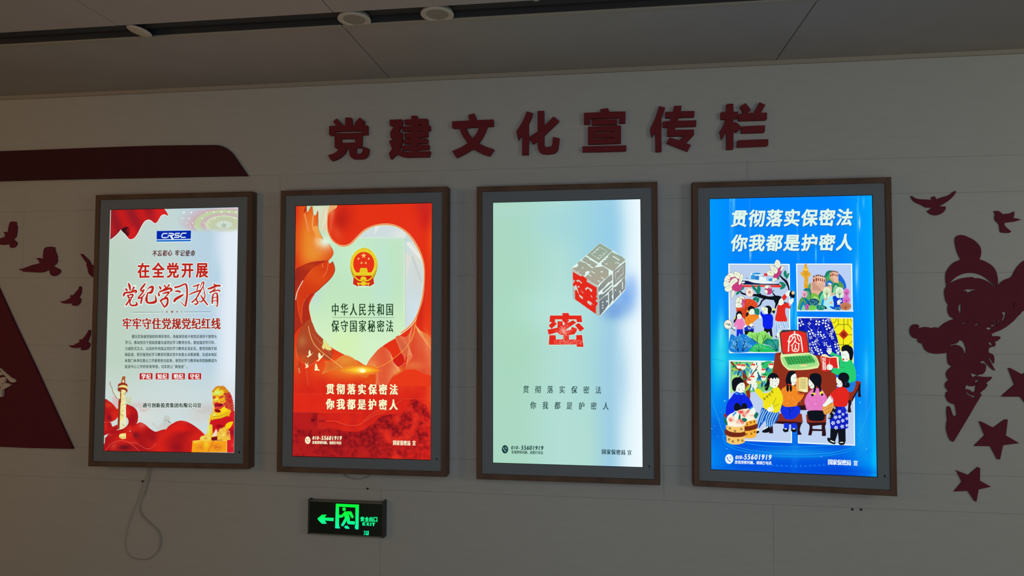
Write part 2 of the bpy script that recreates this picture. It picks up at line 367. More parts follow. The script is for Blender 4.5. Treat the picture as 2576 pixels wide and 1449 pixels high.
# the silhouette figure (one board with cut-outs)
view(2276, 580, 8.05)
def Q(s, ox, oy, sc):               # bring points traced in another view into the current one
    return ' '.join('%.1f,%.1f' % ((ox + float(a) / sc - OX) * SC, (oy + float(b) / sc - OY) * SC) for a, b in (t.split(',') for t in s.split()))
outline = ("1144,590 1075,450 1040,330 1022,210 1030,150 1060,112 1120,90 1190,94 1290,132 1400,190 1480,260 1530,330 1550,410 1545,500 1515,584 "
  "1600,610 1690,655 1770,712 1830,780 1870,880 1890,1000 1892,1080 1890,1135 1930,1075 2000,1015 2060,985 2120,966 2180,925 2220,850 2270,760 2330,690 2400,624 2560,560 2900,700 2900,1300 2700,1480 "
  + Q("2400,180 2370,205 2345,240 2280,300 2220,370 2150,430 2060,500 1950,565 1850,605 1765,645 1770,692 1850,688 1920,695 1942,712 1930,745 1880,780 1822,815 1842,840 1842,870 1820,900 1770,905 1705,935 1700,975 1702,1020 1770,1050 1805,1085 1818,1150 1810,1240 1800,1244 1775,1190 1730,1140 1690,1115 1730,1190 1785,1290 1838,1386 1820,1384 1760,1345 1690,1275 1650,1230 1610,1186 1570,1200 1530,1206 1545,1236 1600,1238 1635,1262 1650,1310 1640,1360 1610,1430", 2276, 760, 8.05) + ' '
  + Q("975,20 965,95 920,155 860,164 800,190 870,196 985,206 1088,204 1055,260 1010,290 980,330 1008,345 965,415 910,460 855,516 905,518 800,690 600,1030 385,1388 340,1370 300,1310 270,1220 256,1140 262,1060 275,980 266,900 262,820 272,740 310,742 330,770 355,850 388,930 408,918 446,905 440,850 430,780 410,705 350,690 300,660 265,615 244,560 245,520 256,484 300,465 275,440 240,390 234,345 255,300 302,262 275,230 256,180 258,130 280,85 320,45 356,22", 2346, 920, 7.243) + ' '
  + Q("968,1320 935,1285 895,1255 878,1200 870,1120 872,1022 750,1040 640,1048 540,1032 460,1000 400,940 372,870 368,842 310,828 275,800 264,740 190,725 140,680 112,620 108,560 125,500 165,460 220,448 270,458 298,490 275,542 340,515 430,505 500,515 540,532 580,514 640,512 694,528 750,475 830,415 920,370 1020,340 940,300 895,235 878,170 876,110 888,60", 2276, 760, 8.05) +
  " 840,1420 822,1340 810,1240 820,1190 855,1120 838,1010 836,910 860,820 910,740 980,665 1060,620")
holes = ["905,1080 985,985 1090,915 1200,872 1320,858 1440,866 1560,905 1660,965 1750,1045 1830,1115 1860,1145 1850,1160 1750,1080 1640,1010 1540,975 1450,960 1420,976 1385,945 1300,945 1190,960 1060,1000",
 "1080,1316 1150,1245 1215,1205 1265,1190 1380,1192 1500,1184 1400,1208 1320,1242 1272,1274 1262,1225 1200,1222 1140,1262",
 Q("1150,10 1145,110 1142,256 1105,200 1086,130 1100,70", 2276, 760, 8.05), Q("1085,360 1125,340 1106,408", 2276, 760, 8.05),
 Q("1165,430 1210,425 1285,362 1235,430 1190,450", 2276, 760, 8.05), Q("1400,494 1440,455 1522,428 1490,458", 2276, 760, 8.05),
 Q("1460,82 1505,52 1475,96", 2276, 760, 8.05), Q("1650,535 1690,500 1720,515 1778,528 1735,555 1695,566", 2276, 760, 8.05),
 Q("1970,212 2055,194 2050,260 2020,350 1965,424 1975,350 2005,270", 2276, 760, 8.05),
 Q("1780,382 1830,380 1858,410 1845,450 1800,490 1765,494 1752,470 1778,420 1776,455 1800,465 1835,430 1825,400", 2276, 760, 8.05),
 Q("1895,372 1932,374 1905,440 1840,502 1885,440", 2276, 760, 8.05),
 Q("876,952 905,900 945,862 1010,850 1075,820 1110,772 1155,776 1200,815 1235,885 1248,960 1240,1030 1216,1082 1200,1000 1170,930 1110,885 1040,865 970,875 920,905", 2276, 760, 8.05),
 Q("945,850 985,785 1015,775 975,825", 2276, 760, 8.05), Q("1695,838 1740,804 1760,820 1790,884 1730,868", 2276, 760, 8.05),
 Q("1535,1100 1560,1130 1582,1145 1548,1138", 2276, 760, 8.05),
 Q("700,118 740,145 830,170 740,214 712,180", 2346, 920, 7.243), Q("775,272 858,254 800,330 790,400 785,460 745,488 715,470 680,440 592,420 625,335 660,365 720,378 775,355 790,310", 2346, 920, 7.243),
 Q("590,452 640,490 700,535 760,552 800,548 765,582 690,555 620,505", 2346, 920, 7.243), Q("466,322 492,316 482,340", 2346, 920, 7.243),
 Q("2218,0 2232,0 2215,80 2222,200 2208,120 2206,50", 2276, 760, 8.05)]
o = cutout('wall_figure', [outline] + holes, M_RED2, th=.005, auto=True)
tag(o, 'large maroon silhouette of a dancing figure with a topknot, at the right edge', 'figure cutout')

# ------------------------------------------------------------------ loose cables, screws
view(200, 1150, 4.847)
def cable(lab, segs, r):
    cen = wallpt(*P(segs[0])[0]); cen.y = 0
    e = empty('cable', cen)
    for s in segs:
        pts = []
        for i, (px, py) in enumerate(P(s)): pts.append(wallpt(px, py, -.006) - cen)
        tube('strand', pts, r, M_CABLE, e, 5)
    tag(e, lab, 'cable')
cable('thin beige cable looping down the wall below the leftmost display',
      ["845,60 842,160 810,230 775,320 730,450 690,580 640,700 600,800 570,920 552,1040 555,1120 590,1190 660,1240 770,1256 850,1246 920,1195 970,1120 990,1030 980,940 930,870 850,810 780,740 735,680 728,610 750,530 795,440 830,330 858,230 880,150 884,60",
       "864,60 862,150 838,250 815,340 780,450 745,540 735,620 750,690 800,750 860,800 940,865 985,930 1000,1020 985,1110 930,1190 850,1236"], .0014)
view(680, 820, 3.623)
cable('short dark cable sagging below the second display', ["650,1300 660,1350 700,1380 750,1396 800,1400 860,1390 905,1365 935,1340 940,1300"], .0018)
for px, py, lab in ((359.5, 1210.6, 'tiny dark screw below the leftmost display'), (925, 1229, 'tiny dark screw above the exit sign'),
                    (2144, 1281, 'tiny dark screw below the rightmost display, left of two'), (2166, 1281.5, 'tiny dark screw below the rightmost display, right of two')):
    bm = bmesh.new(); lathe(bm, [(0, .006), (.0032, .006), (.0042, .003), (.0042, -.001), (0, -.001)], 10)
    for v in bm.verts: v.co = (v.co.x, -v.co.z, v.co.y)
    o = obj('screw', bm, M_BLACK); p = wallpt(px, py, 0); o.location = p; tag(o, lab, 'screw')
# ------------------------------------------------------------------ lit exit sign
view(740, 1220, 9.058)
sg = tag(empty('exit_sign', wallpt(872, 1302, 0)), 'green lit exit sign with arrow and running figure, below the second display', 'exit sign')
SO = Vector(sg.location)
def slab(name, pts, y0, y1, m, bev=0):
    fr = [wallpt(px, py, y1) for px, py in P(pts)]
    bm = bmesh.new(); a = [bm.verts.new(p - SO) for p in fr]; b = [bm.verts.new(Vector((p.x, y0, p.z)) - SO) for p in fr]
    bm.faces.new(a); bm.faces.new(b)
    n = len(a)
    for i in range(n): bm.faces.new((a[i], a[(i+1) % n], b[(i+1) % n], b[i]))
    if bev: bmesh.ops.bevel(bm, geom=bm.edges[:], offset=bev, segments=1, affect='EDGES')
    return obj(name, bm, m, sg)
M_SIGN = mat('sign_face_dark', (.004, .012, .007), .35)
M_SIGND = mat('sign_cap', (.035, .035, .03), .5)
slab('body', "345,350 2010,410 2000,1200 335,1110", 0, -.026, M_METAL)
slab('rail', "360,350 2015,415 2012,440 358,376", -.020, -.0295, M_METAL, .0008)
slab('rail', "350,1090 1990,1178 1985,1208 345,1118", -.020, -.0295, M_METAL, .0008)
slab('face', "358,377 2016,441 1990,1177 348,1089", -.020, -.0285, M_SIGN)
slab('end_cap', "320,325 362,350 346,1120 306,1118", 0, -.031, M_SIGND, .001)
slab('end_cap', "2014,375 2060,378 2050,1212 1984,1208", 0, -.031, M_SIGND, .001)
for q in ("425,300 485,304 484,322 424,318", "1950,372 1985,374 1984,392 1950,390"):
    c = wallpt(*P(q)[0], -.015)
    bm = bmesh.new(); lathe(bm, [(0, .003), (.0035, .003), (.0035, 0), (0, 0)], 12)
    o = obj('button', bm, M_BLACK, sg); o.location = wallpt(*P("450,345" if '425' in q else "1960,405")[0], -.014) - SO
def glow(name, loops, col=None, smooth=(), yy=-.0289):
    ls = [wallpt(*q, yy) for q in P(loops[0])]
    def one(l, i):
        pts = P(l)
        if i in smooth: pts = spline(pts, 4)
        return [wallpt(px, py, yy) for px, py in pts]
    L_ = [one(l, i) for i, l in enumerate(loops)]
    fl = [p for l in L_ for p in l]
    tr = geometry.tessellate_polygon([[Vector((p.x, p.z, 0)) for p in l] for l in L_])
    me = bpy.data.meshes.new(name); me.from_pydata([tuple(p - SO) for p in fl], [], tr)
    ca = me.color_attributes.new('Col', 'FLOAT_COLOR', 'POINT')
    z0, z1 = wallpt(870, 1268).z, wallpt(870, 1335).z
    for i, p in enumerate(fl):
        t = (p.z - z0) / (z1 - z0); t = max(0, min(1, (t - .35) / .4)); a, b = lin((10, 255, 60)), lin((20, 255, 175))
        ca.data[i].color = tuple(x + (y - x) * t for x, y in zip(a, b)) + (1,)
    return link(name, me, M_SCREEN, sg)
glow('arrow', ["526,768 635,676 742,676 690,742 900,748 896,824 695,810 745,882 635,884 570,822"])
glow('door_symbol', ["950,426 1476,448 1466,1010 1398,1010 1384,975 1384,940 1404,870 1396,820 1396,514 1022,494 1022,680 1078,682 1150,604 1290,600 1305,610 1358,720 1352,745 1325,760 1305,745 1255,672 1240,672 1268,745 1268,824 1370,826 1392,850 1390,880 1368,902 1225,892 1205,860 1205,800 1130,925 1105,942 1078,932 1070,905 1155,755 1142,705 1092,742 1022,748 1022,930 1042,975 1040,992 934,986"])
glow('head_symbol', ["1138,510 1168,522 1182,552 1168,584 1138,596 1108,584 1096,552 1108,522"])
glow('shadow_symbol', ["1138,965 1160,935 1190,922 1225,935 1260,985 1255,998 1180,996"])
M_GL = emit('sign_green_light', (25, 255, 150), 1)
def glowtext(name, txt, cs, w, h, bd=0):
    vsx, tsx = [], []
    glyphs_(txt)
    for ch, (cx, cy) in zip(txt, cs):
        vs, ts = _gl[ch]
        x0 = min(v[0] for v in vs); x1 = max(v[0] for v in vs); y0 = min(v[1] for v in vs); y1 = max(v[1] for v in vs)
        for dx in ((-bd, 0, bd) if bd else (0,)):
            for dy in ((-bd, 0, bd) if bd else (0,)):
                b = len(vsx)
                for x, y in vs:
                    u = cx + ((x-x0)/(x1-x0)-.5)*(w-2*bd) + dx; v = cy - ((y-y0)/(y1-y0)-.5)*(h-2*bd) + dy
                    vsx.append(tuple(wallpt(OX+u/SC, OY+v/SC, -.0289 - 1e-6*dx) - SO))
                tsx += [(a+b, c+b, d+b) for a, c, d in ts]
    me = bpy.data.meshes.new(name); me.from_pydata(vsx, [], tsx); return link(name, me, M_GL, sg)
_gl = {}
def glyphs_(text):
    for ch in text:
        if ch in _gl: continue
        cu = bpy.data.curves.new('g', 'FONT'); cu.body = ch; cu.resolution_u = 3
        t = bpy.data.objects.new('g', cu); COL.objects.link(t)
        me = bpy.data.meshes.new_from_object(t.evaluated_get(bpy.context.evaluated_depsgraph_get())); me.calc_loop_triangles()
        _gl[ch] = ([(v.co.x, v.co.y) for v in me.vertices], [tuple(l.vertices) for l in me.loop_triangles])
        bpy.data.objects.remove(t); bpy.data.curves.remove(cu); bpy.data.meshes.remove(me)
glowtext('lettering', '安全出口', [(1555, 776), (1655, 780), (1752, 783), (1852, 788)], 88, 112, 5)
glow('lettering', ["1556,848 1622,850 1622,868 1580,868 1580,878 1616,879 1616,896 1580,896 1580,906 1620,908 1620,925 1554,922"])
glow('lettering', ["1640,852 1668,853 1680,872 1692,854 1716,855 1694,890 1716,930 1690,929 1676,908 1662,928 1636,926 1662,888"])
glow('lettering', ["1732,856 1758,857 1756,932 1730,931"])
glow('lettering', ["1772,858 1846,862 1845,884 1822,883 1820,936 1792,935 1794,882 1771,881"])
glow('mark', ["1590,1045 1615,1045 1610,1095 1595,1095"]); glow('mark', ["1588,1110 1612,1110 1612,1138 1586,1138"])
glow('mark', ["1632,1045 1652,1045 1650,1100 1660,1125 1650,1142 1628,1138"]); glow('mark', ["1668,1045 1698,1045 1698,1140 1664,1146 1658,1128 1672,1115"])
# ------------------------------------------------------------------ the four portrait displays
SW, SH, MW, MH = .608, .608 * 16 / 9, .7011, 1.1742
FW, FH = .7455, 1.2185              # outside of the frame
DEP = .058
DISP = [(-1.8971, -.0753, .0065, .0362, -.0117), (-1.0120, -.0754, .0026, .0075, -.0046),
        (-.1396, -.0777, .0031, -.0054, -.0006), (.7413, -.0799, -.0043, -.0452, -.0104)]
LAB = ['leftmost portrait display in a brown wooden frame, white poster with red calligraphy',
       'second portrait display from the left, red poster with a round gold state emblem',
       'third portrait display, pale mint screen with a grey and red cube of characters',
       'rightmost portrait display, blue poster of folk painted children around a table']
class Display: pass
DS = []
for n, (cx, cz, roll, yaw, pit) in enumerate(DISP):
    d = Display()
    R = _rot(pit, yaw, 0) @ Matrix.Rotation(-roll, 3, 'Y')
    d.o = Vector((cx, -DEP, cz + CAM_Z)); d.R = R
    d.ex, d.ez, d.n = R.col[0], R.col[2], -R.col[1]
    root = tag(empty('display', (cx, 0, cz + CAM_Z)), LAB[n], 'display', 'portrait displays in a row')
    d.root = root; org = Vector((cx, 0, cz + CAM_Z))
    def L(x, z, off=0.0, d=d): return d.o + d.ex * x + d.ez * z + d.n * off
    d.L = L
    # four frame rails, mitred, running back to the wall
    oc = [(-FW/2, FH/2), (FW/2, FH/2), (FW/2, -FH/2), (-FW/2, -FH/2)]; ic = [(-MW/2, MH/2), (MW/2, MH/2), (MW/2, -MH/2), (-MW/2, -MH/2)]
    for k in range(4):
        a, b = oc[k], oc[(k+1) % 4]; e, f = ic[k], ic[(k+1) % 4]
        g2 = .0003 * (1 if k % 2 else -1)
        bm = bmesh.new()
        def pt(q, off): return bm.verts.new(L(q[0], q[1], off) - org)
        def bk(q):
            p = L(q[0], q[1]) ; return bm.verts.new(Vector((p.x, 0.0, p.z)) - org)
        sh = .0025
        def ins(q, r): return (q[0] - math.copysign(r, q[0]), q[1] - math.copysign(r, q[1]))
        A, B = pt(ins(a, sh), .004), pt(ins(b, sh), .004); A2, B2 = pt(a, .0015), pt(b, .0015)
        E_, F_ = pt(e, .004), pt(f, .004); E2, F2 = pt(e, -.006), pt(f, -.006)
        A3, B3 = bk(a), bk(b); E3, F3 = bk(e), bk(f)
        for q in ((A, B, F_, E_), (A, A2, B2, B), (A2, A3, B3, B2), (E_, F_, F2, E2), (E2, F2, F3, E3), (A3, E3, F3, B3),
                  (A, E_, E2, E3, A3, A2), (B, B2, B3, F3, F2, F_)):
            bm.faces.new(q)
        o = obj('frame_rail', bm, M_WOOD, root)
    # bezel plate with the screen opening
    bm = bmesh.new(); e = .0006
    oc = [(-MW/2+e, MH/2-e), (MW/2-e, MH/2-e), (MW/2-e, -MH/2+e), (-MW/2+e, -MH/2+e)]; gp = .0022
    ic = [(-SW/2-gp, SH/2+gp), (SW/2+gp, SH/2+gp), (SW/2+gp, -SH/2-gp), (-SW/2-gp, -SH/2-gp)]
    of = [bm.verts.new(L(*q) - org) for q in oc]; inn = [bm.verts.new(L(*q) - org) for q in ic]
    ob = [bm.verts.new(L(*q, -.006) - org) for q in oc]; ib = [bm.verts.new(L(*q, -.006) - org) for q in ic]
    for k in range(4):
        j = (k + 1) % 4
        bm.faces.new((of[k], of[j], inn[j], inn[k])); bm.faces.new((ob[k], ib[k], ib[j], ob[j]))
        bm.faces.new((of[k], ob[k], ob[j], of[j])); bm.faces.new((inn[k], inn[j], ib[j], ib[k]))
    obj('bezel', bm, M_MAT, root)
    # screen body
    bm = bmesh.new(); e = .0012
    q = [(-SW/2-gp+e, SH/2+gp-e), (SW/2+gp-e, SH/2+gp-e), (SW/2+gp-e, -SH/2-gp+e), (-SW/2-gp+e, -SH/2-gp+e)]
    fr = [bm.verts.new(L(*p, -.0035) - org) for p in q]; bk_ = [bm.verts.new(L(*p, -.02) - org) for p in q]
    bm.faces.new(fr); bm.faces.new(bk_)
    for k in range(4): j = (k+1) % 4; bm.faces.new((fr[k], fr[j], bk_[j], bk_[k]))
    d.screen = obj('screen', bm, M_BLACK, root)
    # remote sensor
    bm = bmesh.new()
    c2 = (MW/2 - .020, -MH/2 + .051)
    ring = [bm.verts.new(L(c2[0] + .0030 * math.cos(t), c2[1] + .0055 * math.sin(t), .0012) - org) for t in [2*math.pi*i/16 for i in range(16)]]
    rb = [bm.verts.new(L(c2[0] + .0030 * math.cos(t), c2[1] + .0055 * math.sin(t), -.002) - org) for t in [2*math.pi*i/16 for i in range(16)]]
    bm.faces.new(ring)
    for i in range(16): bm.faces.new((ring[i], ring[(i+1) % 16], rb[(i+1) % 16], rb[i]))
    obj('sensor', bm, M_BLACK, root)
    d.org = org; DS.append(d)

# ------------------------------------------------------------------ picture drawing: flat coloured shapes on the screen's own plane
LAYER = 1.6e-5
_glyph = {}
def glyphs(text):
    """outline meshes of single characters from the built-in font: (verts, tris, advance)"""
    dg = None
    for ch in text:
        if ch in _glyph or ch == ' ': continue
        cu = bpy.data.curves.new('g', 'FONT'); cu.body = ch; cu.resolution_u = 3; cu.size = 1
        t = bpy.data.objects.new('g', cu); COL.objects.link(t)
        dg = bpy.context.evaluated_depsgraph_get(); me = bpy.data.meshes.new_from_object(t.evaluated_get(dg))
        me.calc_loop_triangles()
        vs = [(v.co.x, v.co.y) for v in me.vertices]; ts = [tuple(l.vertices) for l in me.loop_triangles]
        _glyph[ch] = (vs, ts)
        bpy.data.objects.remove(t); bpy.data.curves.remove(cu); bpy.data.meshes.remove(me)
    return _glyph
class Art:
    def __init__(s, disp, name):
        s.d = disp; s.name = name; s.v = []; s.f = []; s.c = []; s.k = disp.layer = getattr(disp, 'layer', 0)
    def pt(s, px, py):
        d = s.d; r = pxray(px, py); t = (d.o - CAMP).dot(d.n) / r.dot(d.n)
        p = CAMP + r * t - d.o
        x = max(-SW/2, min(SW/2, p.dot(d.ex))); z = max(-SH/2, min(SH/2, p.dot(d.ez)))
        return x, z
    def up(s): s.d.layer += 1
    def raw(s, xz, tris, cols):
        b = len(s.v); off = -.0034 + s.d.layer * LAYER
        s.v += [s.d.L(x, z, off) - s.d.org for x, z in xz]
        s.f += [(b+i, b+j, b+k) for i, j, k in tris]; s.c += cols
    def poly(s, pts, col, smooth=0, holes=(), step=4.0):
        """pts photo pixels; col = (r,g,b) or function of photo pixel"""
        s.up()
        if isinstance(pts, str): pts = P(pts)
        if smooth == 2: pts = csmooth(pts)
        elif smooth: pts = spline(pts, 4)
        loops = [pts] + [P(h) if isinstance(h, str) else h for h in holes]
        if callable(col):
            vs = []; ed = []
            for l in loops:
                b = len(vs); n = len(l); vs += [Vector(p[:2]) for p in l]; ed += [(b+i, b+(i+1) % n) for i in range(n)]
            x0 = min(p[0] for p in pts); x1 = max(p[0] for p in pts); y0 = min(p[1] for p in pts); y1 = max(p[1] for p in pts)
            nx, ny = int((x1-x0)/step), int((y1-y0)/step)
            vs += [Vector((x0 + (i+.5)*step + .11*math.sin(j*7.), y0 + (j+.5)*step + .13*math.sin(i*5.))) for i in range(nx) for j in range(ny)]
            r = geometry.delaunay_2d_cdt(vs, ed, [], 1 if not holes else 2, 1e-5)
            V, Fc = r[0], r[2]
            if holes:
                pass
            s.raw([s.pt(p.x, p.y) for p in V], [tuple(f) for f in Fc], [lin(col(p.x, p.y)) for p in V])
        else:
            fl = [p for l in loops for p in l]
            tr = geometry.tessellate_polygon([[Vector((p[0], p[1], 0)) for p in l] for l in loops])
            s.raw([s.pt(p[0], p[1]) for p in fl], tr, [lin(col)] * len(fl))
    def rect(s, x0, y0, x1, y1, col): s.poly([(x0,y0),(x1,y0),(x1,y1),(x0,y1)], col)
    def oval(s, cx, cy, rx, ry, col, rot=0, n=20, raw=False):
        if not raw: (cx, cy) = P([(cx, cy)])[0]; rx /= SC; ry /= SC
        c, q = math.cos(rot), math.sin(rot)
        s.poly([(cx + rx*math.cos(t)*c - ry*math.sin(t)*q, cy + rx*math.cos(t)*q + ry*math.sin(t)*c) for t in [2*math.pi*i/n for i in range(n)]], col)
    def line(s, pts, w, col, smooth=0, closed=False, newlayer=True):
        """ribbon; w width in current-view units, or points carry their own third value"""
        if newlayer: s.up()
        if isinstance(pts, str): pts = [tuple(float(v) for v in t.split(',')) for t in pts.split()]
        pts = [p if len(p) == 3 else (p[0], p[1], w) for p in pts]
        pts = [(OX + p[0]/SC, OY + p[1]/SC, p[2]/SC) for p in pts]
        if smooth: pts = spline(pts, 4, closed)
        if closed: pts = pts + [pts[0]]
        L_, R_ = [], []
        n = len(pts)
        for i, p in enumerate(pts):
            a = pts[max(i-1, 0)]; b = pts[min(i+1, n-1)]
            if closed and i in (0, n-1): a, b = pts[-2], pts[1]
            dx, dy = b[0]-a[0], b[1]-a[1]; l = math.hypot(dx, dy) or 1; nx, ny = -dy/l*p[2]/2, dx/l*p[2]/2
            L_.append((p[0]+nx, p[1]+ny)); R_.append((p[0]-nx, p[1]-ny))
        vs = [s.pt(*q) for q in L_ + R_]; tr = []
        for i in range(n-1): tr += [(i, i+1, n+i+1), (i, n+i+1, n+i)]
        cc = [lin(col(*q)) for q in L_+R_] if callable(col) else [lin(col)] * len(vs)
        s.raw(vs, tr, cc)
    def text(s, txt, a, b, w, h, col, bold=0, bx=None, slant=0, new=True, rot=0):
        """one glyph per cell; a, b = centres of first and last cell, w, h cell size, in current view units"""
        if new: s.up()
        glyphs(txt); n = len(txt)
        bx = bold if bx is None else bx
        offs = [(0, 0)]
        if bold > 4: offs = [(0, 0)] + [(bx*math.cos(t*math.pi/7), bold*math.sin(t*math.pi/7)) for t in range(14)]
        elif bold or bx: offs = [(dx*bx, dy*bold) for dx in (-1, 0, 1) for dy in ((-1, 0, 1) if bold else (0,))]
        for i, ch in enumerate(txt):
            if ch == ' ': continue
            t = i / max(1, n-1); cx = a[0] + (b[0]-a[0])*t; cy = a[1] + (b[1]-a[1])*t
            cf = (lambda X, Y: lin(col(X, Y))) if callable(col) else None
            vs, ts = _glyph[ch]
            if not vs: continue
            if ord(ch) < 0x2000:
                x0 = min(v[0] for v in vs); x1 = max(v[0] for v in vs); mx, my, k = (x0+x1)/2, .36, 1
            else: mx, my = .5, .38
            for dx, dy in offs:
                out = []
                for x, y in vs:
                    u = (x-mx) * w + dx; v = -(y-my) * h + dy; u -= slant * v
                    out.append((OX + (cx+u)/SC, OY + (cy+v)/SC))
                s.raw([s.pt(*q) for q in out], ts, [cf(*q) for q in out] if cf else [lin(col)] * len(out))
    def grid(s, col, nx=150, ny=270):
        """the whole picture area, coloured by a function of photo pixel"""
        s.up(); off = s.d.layer
        from_xy = []
        xs = [(-.5 + i/nx) * SW for i in range(nx+1)]; zs = [(.5 - j/ny) * SH for j in range(ny+1)]
        cols = []; vs = []
        for z in zs:
            for x in xs:
                q = s.d.L(x, z) - CAMP
                k = q.dot(fwd); cols.append(lin(col(1288 + F_PX*q.dot(right)/k, 724.5 - F_PX*q.dot(up)/k))); vs.append((x, z))
        tr = []
        for j in range(ny):
            for i in range(nx):
                a = j*(nx+1)+i; tr += [(a, a+1, a+nx+2), (a, a+nx+2, a+nx+1)]
        s.raw(vs, tr, cols)
    def done(s):
        me = bpy.data.meshes.new(s.name); me.from_pydata([tuple(v) for v in s.v], [], s.f)
        ca = me.color_attributes.new('Col', 'FLOAT_COLOR', 'POINT')
        arr = np.ones((len(s.c), 4), dtype=np.float32); arr[:, :3] = np.array(s.c, dtype=np.float32)[:, :3]
        ca.data.foreach_set('color', arr.ravel())
        return link(s.name, me, M_SCREEN, s.d.screen)
def mix(a, b, t):
    t = max(0., min(1., t)); return tuple(x + (y-x)*t for x, y in zip(a, b))
def sm(x, a, b):
    t = max(0., min(1., (x-a)/(b-a))); return t*t*(3-2*t)
def blobs(base, *bl):
    """soft spots (x, y, rx, ry, colour, strength[, angle])"""
    bl = [(*b, 0) if len(b) == 6 else b for b in bl]
    bl = [(x, y, rx, ry, c, k, math.cos(an), math.sin(an)) for x, y, rx, ry, c, k, an in bl]
    def f(px, py):
        c = base(px, py) if callable(base) else base
        for x, y, rx, ry, cc, k, ca, sa in bl:
            dx, dy = px-x, py-y; u = (dx*ca + dy*sa)/rx; v = (-dx*sa + dy*ca)/ry
            q = u*u + v*v
            if q < 9: c = mix(c, cc, k*math.exp(-q))
        return c
    return f
def VB(*bl):                        # the same spots given in current-view units
    return [(OX+b[0]/SC, OY+b[1]/SC, b[2]/SC, b[3]/SC, *b[4:]) for b in bl]
def noise2(x, y, s=1.0):
    from mathutils import noise
    return noise.noise((x/s, y/s, 0))
def starpts(cx, cy, r, rot=0, k=.382):
    return [(cx + (r if i % 2 == 0 else r*k)*math.sin(rot+i*math.pi/5), cy - (r if i % 2 == 0 else r*k)*math.cos(rot+i*math.pi/5)) for i in range(10)]
def phone(cx, cy, rx, ry, fg, bgc):
    A.oval(cx, cy, rx, ry, fg, n=28)
    A.line([(cx-.45*rx, cy-.40*ry, .30*rx), (cx-.40*rx, cy-.05*ry, .17*rx), (cx-.05*rx, cy+.35*ry, .17*rx), (cx+.30*rx, cy+.5*ry, .34*rx)], 0, bgc, 1)
    A.line([(cx-.0*rx, cy-.35*ry), (cx+.2*rx, cy-.25*ry), (cx+.3*rx, cy-.0*ry)], .09*rx, bgc, 1)
    A.line([(cx+.02*rx, cy-.6*ry), (cx+.42*rx, cy-.42*ry), (cx+.55*rx, cy-.0*ry)], .09*rx, bgc, 1)
# ------------------------------------------------------------------ display 3: pale screen with the cube
d3 = DS[2]
A = Art(d3, 'backdrop')
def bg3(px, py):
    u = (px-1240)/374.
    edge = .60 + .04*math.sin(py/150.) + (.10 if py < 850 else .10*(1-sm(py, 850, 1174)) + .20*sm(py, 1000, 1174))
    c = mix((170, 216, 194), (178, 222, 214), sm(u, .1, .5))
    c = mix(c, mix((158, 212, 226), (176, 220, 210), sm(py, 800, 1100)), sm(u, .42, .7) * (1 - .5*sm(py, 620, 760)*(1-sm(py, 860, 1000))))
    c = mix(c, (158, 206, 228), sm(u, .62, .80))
    c = mix(c, (226, 244, 252), sm(u, .78, .93)); c = mix(c, (238, 250, 255), sm(u, .90, 1.0))  # whitening to the right: screen glare put into the picture colour
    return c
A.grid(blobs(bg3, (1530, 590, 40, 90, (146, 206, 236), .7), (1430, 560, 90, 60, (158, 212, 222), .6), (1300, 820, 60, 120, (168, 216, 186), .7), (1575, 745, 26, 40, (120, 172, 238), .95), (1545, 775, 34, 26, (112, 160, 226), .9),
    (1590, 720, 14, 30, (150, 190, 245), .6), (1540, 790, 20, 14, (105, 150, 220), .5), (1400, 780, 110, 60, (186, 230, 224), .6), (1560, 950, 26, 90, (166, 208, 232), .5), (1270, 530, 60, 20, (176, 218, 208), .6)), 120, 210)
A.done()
A = Art(d3, 'picture')
view(1420, 600, 6.9)
ED = (228, 246, 240); OL3 = (112, 140, 132)
A.poly("130,505 380,285 612,70 835,205 1070,365 1062,660 1058,890 860,1110 610,1358 595,1350 160,1040 130,800", ED)
T1 = lambda x, y: mix((150, 170, 152), (170, 165, 148), sm(y, 620, 700)); R1 = lambda x, y: mix((152, 156, 148), (112, 122, 132), sm(y, 690, 780))
def plate(s, f, holes=()):
    A.poly(s, OL3); p = P(s); cx = sum(q[0] for q in p)/len(p); cy = sum(q[1] for q in p)/len(p)
    A.poly([(cx+(x-cx)*.972, cy+(y-cy)*.972) for x, y in p], f, step=5)
plate("612,78 832,210 595,422 384,290", T1); A.line("612,148 740,222 595,360 470,272", 8, ED, 0, True)
for s in ("540,205 585,190 590,200", "520,235 550,240", "660,250 690,265", "600,300 625,285 640,300", "575,320 600,345"): A.line(s, 8, ED)
plate("362,310 440,350 435,365 580,440 510,510 440,470 435,455 360,410 350,415 300,375", T1); A.line("420,350 500,385", 7, ED); A.line("530,410 565,430", 14, ED)
plate("275,388 350,425 355,412 440,490 490,520 440,575 400,560 365,580 350,640 340,650 240,600 150,545 132,515 215,495 245,460 218,432", T1); A.poly("305,495 335,508 308,522", ED); A.poly("240,570 262,582 230,585", ED); A.line("350,405 440,470 450,440", 9, ED)
plate("820,230 905,270 990,310 1060,370 950,460 850,570 770,525 640,455 650,400 720,340", T1); A.line("840,305 955,378", 16, ED); A.oval(730, 440, 14, 9, ED); A.line("875,430 900,410 965,450 1000,425", 10, ED)
for s in ("640,405 690,400 680,380", "680,375 730,365 720,345", "715,340 765,325 740,305"): A.poly(s, ED)
A.poly("540,500 625,430 670,480", ED); A.poly("770,640 765,560 830,570 830,600", ED)
plate("500,510 540,500 670,485 765,545 765,640 720,690 620,770 580,815 480,755 358,670 420,610", T1); A.poly("622,575 660,560 662,580 648,592", ED)
for s in ("470,570 530,605", "412,620 470,655", "635,670 705,715", "575,728 620,755"): A.line(s, 12, ED)
A.poly("355,660 360,600 400,575 430,585 400,625", ED)
